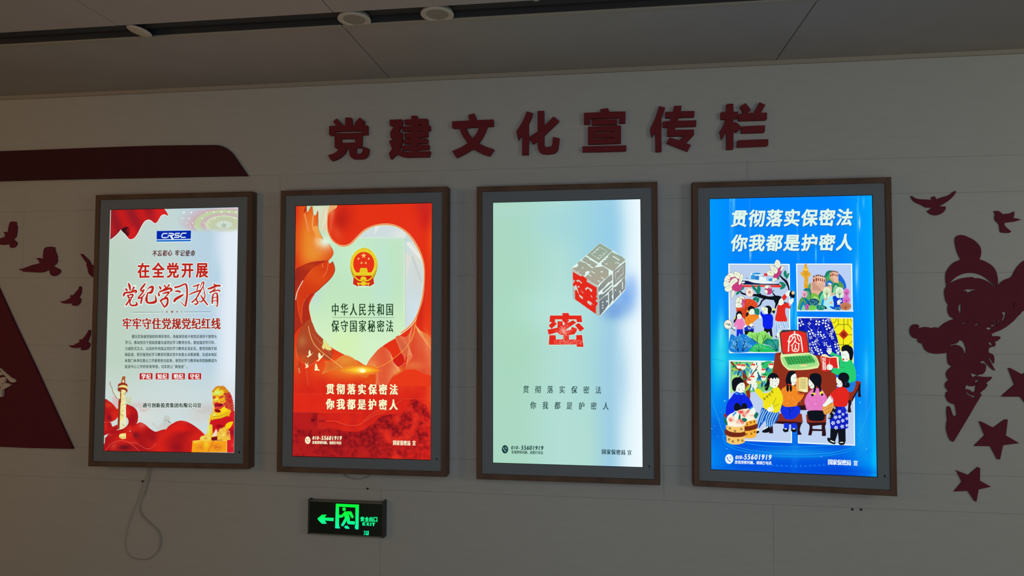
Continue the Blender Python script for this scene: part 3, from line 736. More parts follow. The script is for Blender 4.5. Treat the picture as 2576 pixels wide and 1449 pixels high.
# right side
plate("845,575 1060,400 1058,645 845,825", R1); A.line("885,600 1020,475 1020,610 885,745", 7, ED, 0, True)
for s in ("920,580 940,570 945,550", "935,680 935,665", "980,640 978,620"): A.line(s, 8, ED)
plate("590,850 640,780 760,660 825,615 830,720 700,840 590,930", R1); A.poly("590,935 650,890 650,950 595,990", ED); A.poly("665,880 770,750 790,780 700,850", ED)
plate("660,900 820,760 825,800 665,945", R1); plate("595,985 640,960 660,970 830,830 835,850 700,990 600,1075", R1)
plate("600,1085 700,1000 755,970 760,1150 700,1240 650,1300 605,1350", R1)
for y in (1108, 1160, 1205): A.oval(664, y, 12, 12, ED)
A.poly("720,1080 760,1070 735,1118", ED)
plate("770,930 830,880 835,1000 820,1020 840,1060 810,1110 775,1165", R1); A.poly("815,1000 840,970 838,1015", ED)
plate("845,850 900,830 1050,650 1058,760 1050,880 985,950 900,1030 850,1100 850,1030", R1); A.oval(885, 895, 12, 12, ED); A.line("1008,755 1008,880", 14, ED); A.line("950,920 968,905 968,975", 14, ED); A.poly("900,1030 960,980 990,960 940,1020 860,1100", ED)
for s in ("850,830 900,790 890,840", "905,790 950,750 940,790", "955,745 1000,700 985,750"): A.poly(s, ED)
# red face
A.poly("132,515 150,545 300,640 590,850 600,1355 150,1040 135,800", (176, 186, 176)); A.poly("132,515 590,830 590,870 140,570", (196, 196, 184))
RD = (228, 42, 30)
A.poly("145,578 290,660 305,640 390,700 385,750 560,850 562,990 545,1000 575,1050 535,1075 580,1130 545,1180 545,1310 400,1210 250,1100 240,1095 185,1055 180,900 150,850 190,870 138,792 180,730 148,712", RD)
for s in ("205,725 250,715 310,775 290,780 255,745 215,750", "225,840 245,815 265,850 240,850", "150,850 200,800 225,870 250,960 235,945 210,890 180,900", "275,880 335,955 315,945", "355,870 395,840 480,885 475,925 450,920 440,890 400,865 375,900", "455,975 490,1035 460,1010", "250,965 320,1020 315,1055 260,1010", "395,1085 420,1080 475,1115 460,1165 400,1120", "470,1115 525,1170 480,1130"): A.poly(s, (205, 212, 198))
A.line("150,715 180,730 140,790", 4, ED)
# the red character, traced stroke by stroke
view(1360, 770, 12.077)
pieces = ["285,285 665,285 655,212 845,208 872,285 1240,285 1262,490 1100,488 1085,405 830,405 870,440 760,560 650,430 650,405 435,405 440,480 265,490",
 "380,455 500,535 330,690 240,592", "510,460 668,460 672,580 985,430 1085,500 790,700 800,740 920,715 945,630 1105,680 1090,780 1020,860 860,885 690,885 590,870 520,820 500,790 510,640",
 "1160,515 1330,680 1200,780 1040,575", "205,715 510,655 530,790 245,872", "265,885 455,885 465,1010 685,1010 690,860 860,860 860,1010 1080,1010 1080,880 1260,878 1305,1240 1100,1240 1090,1170 245,1175"]
for s in pieces:
    p = P(s); A.line([((x-OX)*SC, (y-OY)*SC) for x, y in p], 34, (206, 240, 226), 0, True)
for s in pieces: A.poly(s, RD)
A.poly("668,470 740,545 672,580", (230, 236, 224)); A.poly("770,715 940,635 920,720 800,742", (205, 232, 222))
rr = random.Random(12)
for k in range(900):
    a = rr.uniform(0, 6.283); r = abs(rr.gauss(0, 1)); x, y = 700+170*r*math.cos(a), 760+(210 if rr.random() < .5 else 120)*r*math.sin(a)
    if k > 640: x, y = rr.uniform(400, 1280), rr.uniform(900 if x > 1080 else 1020, 1165)
    if not (520 < x < 1080 and 420 < y < 1165 or k > 640 or (240 < x < 500 and 720 < y < 830)): continue
    if 455 < x < 690 and 885 < y < 1010 or 860 < x < 1080 and 885 < y < 1010 or (x > 900 and y < 640 and x + y > 1480) or (x > 880 and 880 > y > 640 and x > 1080): continue
    b = rr.uniform(0, 3.1); l = rr.uniform(5, 13)
    A.line([(x-l*math.cos(b), y-l*math.sin(b)), (x+l*math.cos(b), y+l*math.sin(b))], 5, (250, 178, 160), newlayer=(k % 60 == 0))
A.done()
A = Art(d3, 'lettering')
view(1180, 840, 3.622)
DK = (22, 58, 62)
A.text('贯彻落实保密法', (518, 505), (1178, 512), 56, 74, DK, 0, 1.0, slant=.05)
A.done(); A = Art(d3, 'lettering')
A.text('你我都是护密人', (584, 650), (1246, 658), 56, 74, DK, 0, 1.0, slant=.05)
A.done(); A = Art(d3, 'phone_badge')
phone(327, 1052, 29, 38, DK, (176, 222, 204))
A.done(); A = Art(d3, 'lettering')
A.text('010-', (393, 1036), (458, 1036), 36, 44, DK, .6, 1.4, slant=.14); A.text('55601919', (485, 1036), (665, 1040), 44, 54, DK, .7, 1.6, slant=.14)
A.done(); A = Art(d3, 'lettering')
A.text('发现泄密问题，请拨打电话', (396, 1077), (662, 1083), 24, 32, DK, 0, .9)
A.done(); A = Art(d3, 'lettering')
A.text('国家保密局', (1228, 1074), (1405, 1080), 40, 50, DK, .2, 1.6); A.text('宣', (1462, 1082), (1462, 1082), 38, 48, DK, .2, 1.6)
A.done()
# ------------------------------------------------------------------ display 2: red poster
d2 = DS[1]
from mathutils import noise as _ns
def fbm(x, y, s): return _ns.fractal(Vector((x/s, y/s, 1.3)), 1, 2, 4)
A = Art(d2, 'backdrop')
view(680, 450, 3.8125)
def red2(px, py):
    c = (228, 50, 22)
    return c
f2 = blobs(red2, (858, 552, 16, 26, (178, 32, 22), .9, .2), (868, 540, 26, 40, (200, 36, 24), .6), (846, 586, 12, 22, (232, 90, 50), .5, -.5), (1072, 540, 22, 40, (196, 28, 34), .95), (1060, 520, 20, 16, (190, 40, 36), .6), (1015, 535, 60, 22, (226, 46, 22), .5),
    (1085, 600, 10, 60, (246, 90, 20), .5), (1040, 580, 20, 30, (232, 50, 30), .6), (1078, 850, 20, 60, (236, 70, 36), .7), (835, 528, 6, 22, (238, 170, 110), .7, .1), (832, 560, 3.5, 40, (234, 100, 60), .7, .12), (1060, 760, 8, 90, (200, 30, 20), .6, .05), (1072, 740, 3, 80, (220, 60, 40), .6, .1))
def low2(px, py):
    c = f2(px, py)
    t = sm(py, 900, 990)
    n = fbm(px, py, 26)
    c = mix(c, (222, 40, 26), t)
    c = mix(c, (196, 30, 26), t*.5*max(0, min(1, .5+n)))
    if py > 1037: c = mix(c, (190, 28, 26), .55*(1-sm(px, 770, 860)) + .1)
    if 990 < py < 1037 and px < 860: c = mix(c, (228, 44, 26), .6)
    c = mix(c, (244, 90, 36), sm(px, 1060, 1085)*(1-sm(py, 1000, 1060))*.7)
    return c
A.grid(blobs(low2, (760, 960, 40, 30, (214, 48, 26), .6), (909, 932, 95, 22, (244, 120, 30), .75), (870, 925, 60, 30, (240, 130, 40), .7), (1000, 965, 60, 26, (238, 70, 30), .5), (745, 900, 8, 50, (214, 90, 34), .7)), 150, 260)
A.done()
A = Art(d2, 'picture')
# pale field
wf = blobs(lambda x, y: mix((190, 228, 190), (212, 240, 196), sm(y, 700, 880)), (900, 640, 60, 60, (200, 236, 206), .8), (960, 700, 30, 120, (190, 228, 212), .8), (1040, 650, 26, 60, (216, 224, 222), .9), (1050, 760, 22, 60, (206, 220, 234), .9), (870, 870, 40, 40, (212, 242, 176), .9),
   (940, 880, 40, 40, (212, 242, 200), .8), (792, 740, 14, 30, (190, 222, 214), .8), (985, 585, 30, 14, (222, 228, 226), .9), (1010, 575, 30, 20, (206, 228, 232), .7), (817, 608, 16, 14, (222, 244, 222), 1), (812, 545, 14, 40, (224, 214, 186), .8), (800, 530, 10, 20, (226, 226, 200), .8))
A.poly("345,240 345,240 640,240 640,240 700,400 900,440 1000,440 1130,432 1240,460 1340,540 1430,680 1475,820 1478,950 1462,1100 1430,1250 1390,1345 1330,1420 " + Q("1180,85 1040,170 960,240 900,310 872,368 872,368 800,320 720,285 640,245 560,200 500,150 440,85 395,20", 680, 820, 3.623) + " 385,1330 368,1230 380,1180 420,1110 480,1050 560,960 500,800 340,500", wf, 2, step=5)
A.poly("1286,566 1292,580 1294,1440 1400,1330 1450,1160 1478,950 1475,820 1430,680 1370,590 1300,520 1220,470 1130,436 1000,446 900,480 830,560", blobs(lambda x, y: (206, 220, 222), (1010, 590, 26, 14, (228, 232, 228), .8), (1050, 640, 14, 30, (226, 222, 210), .8), (1045, 700, 12, 40, (212, 214, 206), .7), (1045, 790, 20, 40, (206, 226, 236), .9)), step=4)
for s, c in (("1290,700 1350,740 1300,1000", (222, 222, 212)), ("1300,620 1330,600 1475,780 1460,800", (232, 234, 228)), ("1350,740 1370,740 1455,980 1440,1000", (200, 206, 204)), ("1300,520 1360,600 1290,600", (198, 216, 218)), ("1000,445 1060,440 1000,530", (228, 232, 230))): A.poly(s, c)
A.poly("840,563 1286,563 1286,1440 470,1400 420,1100 600,960 620,800", wf, step=6); A.line("830,563 1286,563 1288,1440", 3, (236, 250, 240)); A.line("1291,566 1294,1440", 4, (176, 196, 180))
for s, c in (("700,250 780,250 690,700 640,500", (222, 208, 176)), ("760,250 830,250 800,560 720,640", (224, 216, 190))): pass
A.poly(Q("720,150 830,150 860,260 770,480 700,700 640,600", 735, 505, 9.056), (222, 210, 176)); A.poly(Q("740,150 770,150 800,400 650,720", 735, 505, 9.056), (228, 222, 192)); A.poly(Q("770,430 820,300 810,620 680,740", 735, 505, 9.056), (226, 210, 176))
for s, c in (("500,1030 560,1000 555,1075 520,1070", (198, 226, 196)), ("500,1325 530,1310 480,1350", (206, 224, 190)),): A.poly(s, c)
# soft rim then the big red fold
rim = "575,255 552,330 548,480 585,575 640,625 700,645 765,625 825,565 900,495 1000,447 1130,437 1240,467 1335,545 1425,685 1472,825 1475,1000 1452,1160 1424,1258 1390,1340 1330,1418 1250,1480"
A.line(rim, 24, (222, 232, 200), 1); A.line(rim, 16, (240, 206, 156), 1); A.line(rim, 9, (232, 130, 70), 1)
A.poly("640,200 590,262 556,340 552,480 588,570 640,618 700,636 760,618 820,558 900,484 1000,440 1130,428 1240,458 1340,536 1430,676 1477,820 1480,1000 1460,1160 1430,1260 1400,1340 1400,1340 1560,1500 1700,1000 1700,200", f2, 2, step=5)
A.poly("600,150 640,260 590,300 560,330 552,350 560,262", (232, 170, 110), 1)
# left silk
sf = blobs(lambda x, y: mix((222, 76, 24), (214, 60, 24), sm(y, 640, 850)), (775, 600, 22, 60, (234, 140, 40), .9), (790, 640, 30, 26, (236, 150, 50), .8), (800, 605, 10, 14, (250, 200, 120), .8), (742, 530, 10, 40, (222, 44, 24), .8), (785, 560, 10, 30, (236, 130, 50), .7), (740, 660, 12, 26, (214, 46, 24), .7), (818, 610, 24, 22, (246, 206, 150), .7), (817, 608, 13, 12, (222, 244, 222), 1))
A.poly("200,230 345,230 347,320 360,310 385,262 402,262 412,350 435,350 452,300 458,330 455,480 478,530 505,580 550,615 590,665 602,705 585,750 555,780 560,800 300,840 200,900", sf, 2, step=4)
A.poly("310,330 345,300 346,262 330,270 320,310", (188, 36, 28)); A.line("325,334 350,440 365,500", 16, (238, 140, 80), 1)
A.line("408,350 402,450 420,510 470,600", 8, (246, 170, 110), 1); A.poly("412,460 452,455 470,520 500,570 450,560 420,520", (240, 160, 70), 1)
A.line("345,262 347,322 362,310 385,266", 2.5, (150, 60, 20)); A.line("455,310 458,480 505,580", 3, (160, 60, 20)); A.line("560,620 602,700 585,750 555,780", 3, (170, 60, 20), 1)
A.line("412,350 440,348 455,300", 2.5, (170, 70, 20))
# lower folds
sf2 = blobs(lambda x, y: (214, 62, 22), (775, 680, 20, 20, (224, 90, 30), .8), (800, 700, 26, 20, (226, 80, 26), .7), (770, 740, 20, 20, (206, 52, 24), .7))
A.poly("242,860 300,830 400,795 555,780 560,815 575,818 595,790 615,850 612,895 590,940 540,995 420,1100 375,1150 365,1240 380,1340 200,1500 230,1000", blobs(lambda x, y: (176, 44, 26), (745, 690, 12, 30, (150, 40, 30), .8), (780, 670, 20, 8, (200, 70, 24), .6), (755, 860, 20, 40, (150, 50, 34), .8)), 2, step=4)
A.poly("255,1080 270,1040 310,980 340,930 400,860 470,820 520,795 556,782 562,812 590,800 612,850 610,895 588,938 540,985 420,1090 370,1110 330,1160 305,1230 300,1330 310,1400 290,1360 260,1240", sf2, 2, step=4)
A.line("240,1160 256,1080 310,975", 8, (240, 214, 190), 1); A.line("555,790 540,880 500,945", 5, (232, 130, 80), 1); A.line("495,810 500,850", 7, (236, 130, 70)); A.line("575,818 595,790 617,850 612,895 588,940 540,990 420,1100", 3, (150, 40, 20), 1)
A.line("300,1330 305,1230 330,1160 370,1110", 3, (236, 110, 70), 1); A.line("256,1090 262,1240 300,1390", 3, (236, 110, 60), 1)
view(680, 820, 3.623)
A.poly("235,200 250,80 290,0 350,-60 380,-30 420,60 500,140 560,220 565,260 540,310 440,290 360,350 300,330 250,260", blobs(lambda x, y: (176, 70, 38), (760, 860, 10, 16, (190, 120, 70), .7), (770, 880, 20, 12, (170, 66, 40), .7), (760, 905, 18, 12, (206, 90, 36), .8), (815, 880, 14, 14, (196, 80, 44), .6)), 1, step=4)
A.poly("470,435 510,370 500,320 560,330 640,280 690,268 760,300 800,345 870,360 900,420 870,470 780,440 700,430 560,400", blobs(lambda x, y: (226, 120, 42), (870, 905, 20, 12, (236, 150, 60), .7), (830, 920, 14, 14, (216, 90, 40), .6)), 1, step=4)
A.line("345,0 360,80 400,170 470,240 560,310 640,370 700,412", 5, (250, 196, 110), 1)
A.line("235,200 240,280 300,340 360,358 430,310", 2.5, (224, 140, 90), 1); A.line("600,330 640,285 690,268 750,290 790,345", 2.5, (244, 160, 100), 1); A.line("470,435 505,375 495,320", 2.5, (240, 150, 90), 1); A.line("470,438 560,400 620,370", 2.5, (240, 150, 90), 1)
for i in range(12): A.line([(370+i*4, 60+i*5), (430+i*7, 130+i*6), (520+i*4, 215+i*6)], 1.2, (206, 110, 74), 1, newlayer=False)

A.poly("240,380 255,350 268,300 275,340 270,420 258,430", (190, 60, 34)); A.line("255,380 265,430", 12, (228, 130, 84)); A.line("330,390 335,480 345,540", 5, (224, 90, 50), 1)
# woven line waves
view(900, 800, 8.05)
def family(a, b, n, w, c):
    pa = [tuple(float(v) for v in t.split(',')) for t in a.split()]; pb = [tuple(float(v) for v in t.split(',')) for t in b.split()]
    A.up()
    for i in range(n):
        t = i/(n-1); A.line([(x0+(x1-x0)*t, y0+(y1-y0)*t, w) for (x0, y0), (x1, y1) in zip(pa, pb)], 0, c, 1, newlayer=False)
A.poly("190,970 260,830 380,670 460,595 560,610 650,700 700,810 740,910 800,985 880,980 960,900 1075,740 1000,920 980,1040 820,1130 700,1240 600,1350 420,1380 370,1380 360,1130 300,1060", blobs(lambda x, y: (222, 66, 34), (935, 925, 16, 20, (236, 140, 50), .9), (1000, 935, 16, 12, (232, 130, 50), .9), (985, 880, 10, 20, (206, 60, 40), .5)), 2, step=4)
A.poly("750,420 780,370 840,355 900,380 980,385 1050,300 1090,180 1130,120 1180,160 1250,260 1400,330 1490,430 1490,1170 1280,1090 1090,1030 980,1040 1000,920 1075,740 950,870 930,760 850,650 770,520", blobs(lambda x, y: (216, 46, 26), (1015, 870, 10, 14, (170, 50, 60), .5), (1050, 850, 12, 30, (220, 60, 30), .7), (1040, 920, 26, 12, (232, 110, 50), .8), (1075, 860, 8, 30, (236, 110, 60), .7)), 2, step=4)
LCc = (248, 172, 118)
family("190,970 260,820 380,670 460,595 560,610 650,700 700,810 780,960", "370,1390 400,1330 470,1410 560,1380 620,1300 680,1200 760,1120 860,1060", 30, 3.6, LCc)
family("750,420 780,370 840,355 900,380 980,385 1050,300 1090,180 1130,120 1180,160 1250,260 1350,400 1490,620", "950,870 960,800 1010,760 1075,740 1100,790 1000,920 980,1040 1090,1030 1180,1050 1280,1090 1400,1140 1490,1190", 38, 3.4, (246, 160, 104))
family("1160,140 1270,260 1400,330 1490,430", "1160,140 1250,330 1380,500 1490,640", 12, 3.4, (250, 190, 100))
A.line("1175,0 1165,120 1120,330 1000,560 880,690 700,840 500,960 350,1010 200,1050", 9, (252, 170, 60), 1); A.line("1150,130 1130,350 1060,500", 5, (255, 190, 70), 1)
A.line("1180,160 1260,280 1340,430 1490,640", 7, (240, 150, 130)); A.poly("355,1130 360,1330 100,1330 180,1220 270,1150", (226, 74, 26)); A.line("335,930 370,1080 400,1160 370,1330", 5, (252, 190, 110), 1)
A.poly("610,1360 720,1200 830,1130 960,1070 1090,1035 1180,1050 1300,1110 1490,1170 1490,1380 610,1380", (232, 58, 26), 2); A.poly("740,930 800,985 880,975 950,905 930,790 880,700 700,850", (208, 32, 24), 2)
A.line("740,910 790,980 850,985 950,905", 4, (250, 190, 150), 1)
# sun
view(730, 830, 9.055)
SUN = (255, 210, 40)
SF = blobs(lambda x, y: mix((232, 118, 44), (236, 84, 30), sm(x, 880, 960)), (909, 931, 46, 9, (250, 170, 24), .9), (909, 931, 26, 7, (255, 226, 60), 1), (909, 931, 9, 5, (255, 250, 190), 1))
A.poly([(905+48*math.cos(t), 931+13*math.sin(t)) for t in [i*math.pi/16 for i in range(32)]], SF, step=1.5)
A.line([(1100, 915, 1), (1400, 918, 8), (1640, 925, 16), (1800, 928, 8), (2100, 930, 1)], 0, (255, 220, 40)); A.oval(1645, 932, 74, 46, (255, 244, 120)); A.oval(1645, 932, 60, 36, (255, 252, 205))
# doves
DV = (250, 240, 190)
for s in ("440,458 455,490 462,535 470,560 518,508 480,570 440,600 398,625 365,602 400,592 420,570 412,520 420,475", "655,515 680,540 692,580 698,600 765,550 720,630 670,680 630,720 588,705 630,690 645,650 632,590 635,545", "405,728 400,770 395,815 418,828 400,855 360,862 345,878 335,858 358,845 338,775 342,745 375,800", "582,762 605,790 608,830 625,850 615,880 640,895 672,918 640,932 600,915 578,930 568,938 545,895 562,880 555,840 565,790"): A.poly(s, DV)
A.poly("748,320 742,250 750,210 800,240 850,285 840,310 860,345 900,370 948,440 912,470 850,455 800,440 780,395 765,450 735,430 715,375 735,350", blobs(lambda x, y: (232, 222, 130), (812, 857, 9, 8, (206, 234, 160), 1)), step=2)
# great wall and hills
view(730, 970, 7.155)
def hill(px, py):
    n = fbm(px, py, 9); m = fbm(px+40, py, 34)
    c = mix((178, 30, 30), (206, 34, 28), sm(px, 900, 1080)); c = mix(c, (118, 16, 26), max(0, min(1, .25+n*.9-m*.5)) * (1-.35*sm(py, 1090, 1140)))
    return mix(c, (232, 50, 34), max(0, min(.8, (m-.1)*1.6))*sm(px, 880, 960))
A.poly("40,790 260,800 480,790 700,760 1000,825 1200,835 1330,790 1480,690 1560,620 1620,550 1800,520 2000,500 2080,420 2160,260 2250,240 2360,330 2440,350 2540,600 2560,1500 20,1500", hill, step=2.2)
A.poly("60,485 490,485 480,790 60,790", blobs(lambda x, y: (184, 30, 30), (792, 1052, 8, 14, (130, 20, 24), .8), (735, 1080, 10, 10, (150, 20, 26), .8)), step=4)
A.poly("490,560 640,560 640,790 490,790", (200, 36, 32)); A.line("490,490 490,790", 4, (140, 26, 24)); A.poly("375,600 430,590 440,650 370,650", (120, 14, 24)); 
for x in (530, 570, 608): A.oval(x, 640, 12, 24, (140, 20, 24))
for i in range(12): A.line([(650+i*45, 660 + 22*math.sin(i*.5-1) + i*5), (690+i*45, 645 + 22*math.sin(i*.5-1) + i*5)], 6, (170, 26, 26))
A.line("640,640 800,640 950,690 1100,720 1250,700 1350,610 1450,520 1600,450 1750,440 2000,260", 6, (244, 100, 60), 1); A.line("640,680 800,670 950,730 1100,760 1200,770 1300,720 1450,600", 4, (176, 26, 26), 1); A.line("1350,640 1500,540 1620,500 1700,480", 4, (250, 120, 70), 1)
A.line("60,480 1300,488", 2.5, (240, 90, 60)); A.line("60,150 600,150", 2.5, (236, 80, 50)); A.line("1950,240 2500,240", 2.5, (246, 100, 60)); A.line("2135,240 2140,420", 3, (180, 30, 28))
rr = random.Random(21)
for k in range(260):
    x = rr.uniform(1300, 2500); y = rr.uniform(300, 1200)
    if y < 880 - (x-1300)*.55 + 60: continue
    a = rr.uniform(.2, 1.4); l = rr.uniform(8, 26)
    A.line([(x, y, 1), (x+l*math.cos(a), y+l*math.sin(a), 5), (x+l*1.6*math.cos(a+.5), y+l*1.6*math.sin(a+.5), 1)], 0, (110, 14, 26) if rr.random() < .6 else (240, 70, 50), newlayer=(k % 50 == 0))
# emblem
view(870, 610, 11.146)
A.oval(498, 575, 395, 440, (206, 242, 200), n=44); A.poly("190,950 185,1170 260,1225 340,1255 500,1262 700,1250 800,1175 790,950", (214, 242, 210))
YG = (232, 206, 38); YD = (190, 160, 30)
A.poly("118,640 125,520 160,400 240,280 340,195 440,155 500,148 560,152 660,190 760,270 840,400 878,520 884,660 860,800 820,920 780,1000 215,1000 160,880 130,760", YD, 0); A.oval(500, 590, 374, 434, YG, n=48)
A.poly("215,935 195,1165 330,1235 345,1215 640,1215 655,1235 790,1160 765,930", (206, 44, 26)); A.oval(498, 640, 310, 390, (240, 214, 60), n=44)
A.poly([(P([(498+296*math.cos(t), 600+338*math.sin(t))])[0]) for t in [i*math.pi/24 for i in range(48)]], (230, 50, 24))
A.poly("250,930 740,930 700,990 640,1030 600,1050 400,1050 340,1020 280,970", (206, 40, 24)); A.line("225,930 260,980 330,1040 400,1070 490,1065 590,1070 660,1040 730,980 760,930", 34, YG, 1)
A.poly("250,845 390,835 390,805 370,800 400,760 400,715 590,715 590,755 620,800 600,805 605,835 735,840 715,905 700,928 290,928", YG); A.line("392,762 598,762", 5, YD); A.line("375,802 615,802", 6, YD)
for cx, cy, r, a in ((497, 368, 88, 0), (350, 455, 44, .35), (640, 455, 44, -.35), (436, 572, 44, .6), (555, 572, 44, -.6)): A.poly(P(starpts(cx, cy, r, a, .32)), (246, 214, 120))
A.oval(490, 1030, 78, 66, YG); 
for i in range(9): A.oval(490+78*math.cos(math.pi+i*math.pi/8), 1025+66*math.sin(math.pi+i*math.pi/8), 12, 12, YG)
A.oval(490, 1062, 20, 14, (160, 60, 20)); A.poly("310,1120 400,1140 440,1110 500,1095 560,1115 600,1140 670,1120 630,1210 590,1160 545,1195 490,1210 430,1190 400,1160 345,1210", YG)
rr = random.Random(6)
for k in range(60):
    a = rr.uniform(math.pi*.85, math.pi*2.15); A.line([(498+345*math.cos(a), 590+400*math.sin(a)), (498+352*math.cos(a+.05), 590+408*math.sin(a+.05))], 7, (250, 236, 120) if k % 2 else YD, newlayer=(k % 30 == 0))
A.done()
A = Art(d2, 'lettering')
view(680, 450, 3.8125)
for c, o, bx in (((208, 240, 196), 0, 3.4), ((16, 56, 30), 0, 1.9)):
    A.text('中华人民共和国', (622, 1252), (1144, 1252), 74, 128, c, 1.6 if bx > 3 else 0, bx)
    A.text('保守国家秘密法', (622, 1412), (1144, 1412), 74, 124, c, 1.6 if bx > 3 else 0, bx)
A.line("592,1330 1188,1330", 3, (40, 90, 50))
view(680, 820, 3.623)
for c, o in (((120, 40, 10), 3), ((252, 246, 200), 0)):
    A.text('贯彻落实保密法', (545+o, 574+o), (1124+o, 580+o), 76, 102, c, 1.6, 3.6)
    A.text('你我都是护密人', (545+o, 712+o), (1122+o, 718+o), 76, 102, c, 1.6, 3.6)
WY = (250, 244, 206)
phone(340, 1042, 25, 34, WY, (206, 50, 30))
A.text('010-', (392, 1020), (452, 1020), 34, 44, WY, .7, 1.6, slant=.14); A.text('55601919', (474, 1020), (640, 1022), 40, 52, WY, .7, 1.8, slant=.14)
A.text('发现泄密问题，请拨打电话', (391, 1062), (636, 1066), 22, 30, WY, .3, 1)
A.text('国家保密局', (1132, 1064), (1262, 1068), 30, 48, WY, .4, 1.8); A.text('宣', (1309, 1068), (1309, 1068), 30, 48, WY, .4, 1.8)
A.done()
# ------------------------------------------------------------------ display 1: white poster with red calligraphy
d1 = DS[0]
A = Art(d1, 'backdrop')
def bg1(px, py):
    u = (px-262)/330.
    c = mix((190, 210, 194), (194, 214, 212), sm(u, .1, .5)); c = mix(c, (184, 210, 226), sm(u, .5, .75)*(1-.6*sm(py, 900, 1000))); c = mix(c, (226, 236, 246), sm(u, .78, .95))  # brighter right side is camera flare, carried in the backdrop colour
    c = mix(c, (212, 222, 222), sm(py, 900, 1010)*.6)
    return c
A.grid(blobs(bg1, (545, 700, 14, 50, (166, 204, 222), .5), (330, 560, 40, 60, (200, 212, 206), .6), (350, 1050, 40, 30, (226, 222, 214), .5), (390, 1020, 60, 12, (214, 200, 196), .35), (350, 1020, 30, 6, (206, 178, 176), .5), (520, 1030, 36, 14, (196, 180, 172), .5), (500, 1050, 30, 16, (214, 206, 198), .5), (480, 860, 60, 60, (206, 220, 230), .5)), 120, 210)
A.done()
A = Art(d1, 'picture')
view(260, 510, 7.36)
# pale ceiling rings, top right
def ringf(px, py):
    base = bg1(px, py); x, y = (px-OX)*SC, (py-OY)*SC
    r = math.hypot((x-2230)/1.0, (y-405)/.46 * (1 if y > 405 else .92)); 
    c = base
    for r0, r1, cc in ((0, 150, (206, 222, 204)), (150, 215, (200, 204, 176)), (215, 290, (196, 208, 168)), (290, 350, (206, 216, 184)), (350, 440, (202, 182, 184)) if x < 2300 or y < 300 else (350, 440, (206, 216, 190)), (440, 560, (192, 208, 164)), (560, 620, (202, 176, 184)), (620, 900, (206, 182, 190))):
        if r0 <= r < r1: c = mix(cc, base, .0 if r < 440 else sm(r, 560, 900)*.9)
    if r >= 900: c = base
    return mix(c, base, sm(y, 440, 560)*.95)
A.poly("1220,130 2484,96 2478,575 1700,560 1450,450 1300,300", ringf, step=1.6)
for k in range(5):
    for j in range(3):
        pass
for x, y, r in ((1480, 180, 20), (1622, 180, 20), (2040, 172, 18), (2180, 168, 18), (2318, 168, 18), (2452, 166, 18), (1575, 290, 16), (1455, 290, 14), (1818, 288, 15), (1645, 374, 13), (1538, 374, 12), (1860, 370, 12), (1960, 368, 11), (1700, 440, 11), (1605, 440, 9), (1745, 490, 9), (1915, 490, 8), (1905, 178, 14), (2480-60, 285, 14), (2055, 288, 12)): A.oval(x, y, r, r*.7, (244, 246, 240), .3, 10)
for rx, ry, w in ((205, 98, 5), (280, 130, 4), (150, 70, 3)): A.line([(2230+rx*math.cos(t), 405+ry*math.sin(t)) for t in [i*math.pi/16 for i in range(32)]], w, (176, 180, 160), 0, True)
A.poly(P(starpts(2224, 420, 54, 0)), (120, 140, 120)); A.poly(P(starpts(2224, 420, 34, 0)), (196, 210, 196))
# flag
def flag(px, py):
    x, y = (px-OX)*SC, (py-OY)*SC
    w = math.sin((x - y*.42)/58. + .4)
    c = mix((196, 28, 30), (150, 26, 36), .5+.5*w)
    c = mix(c, (222, 34, 34), sm(x+y*.3, 820, 1150)*.8); c = mix(c, (150, 30, 48), sm(y, 480, 660)*(1-sm(x, 150, 300)))
    return mix(c, (210, 30, 34), math.exp(-((x-540)/90)**2 - ((y-560)/140)**2))
A.line("118,690 190,640 260,570 315,500 400,590 460,665 500,682 550,665 610,600 680,470 740,370 790,325 850,318 900,350 945,384 985,365 1030,290 1070,235 1120,218 1160,225 1198,250", 16, (232, 238, 232), 0)
A.poly("133,128 1118,112 1150,150 1180,200 1195,245 1150,222 1110,214 1065,235 1030,285 985,360 945,380 900,345 850,314 790,320 740,362 680,462 610,595 550,660 500,675 460,660 400,585 315,495 260,565 190,632 118,685", flag, 2, step=2.2)
A.poly("318,498 360,455 420,438 465,455 480,520 470,580 450,610 420,600", blobs(lambda x, y: (60, 14, 22), (322, 580, 5, 8, (170, 26, 34), .9)), 1, step=2)
A.line("320,495 365,452 420,436 465,452 485,500", 10, (206, 36, 34), 1)
# company logo
A.poly("975,514 1622,506 1620,725 973,732", (226, 244, 250)); A.poly("980,520 1617,512 1613,668 978,678", (0, 40, 170)); A.poly("978,692 1614,684 1613,712 977,720", (0, 96, 196))
for s in ("1180,568 1105,568 1085,590 1075,625 1090,645 1168,645", "1182,648 1198,606 1262,604 1288,596 1290,574 1275,567 1200,567", "1412,566 1335,566 1314,584 1322,603 1388,604 1402,618 1390,638 1302,641", "1532,562 1455,562 1434,588 1422,622 1436,641 1516,638"): A.line(s, 19, (236, 248, 252), 0)
A.poly("1222,608 1258,606 1298,676 1262,678", (236, 248, 252))
# lower silks
view(250, 930, 6.742)
def silk(px, py):
    x, y = px, py
    w = math.sin((px*.9 + py*.6)/13.+math.sin(py/19.)*1.3)
    return mix((212, 34, 26), (168, 22, 26), .5+.5*w)
def silkb(*bl): return blobs(silk, *VB(*bl))
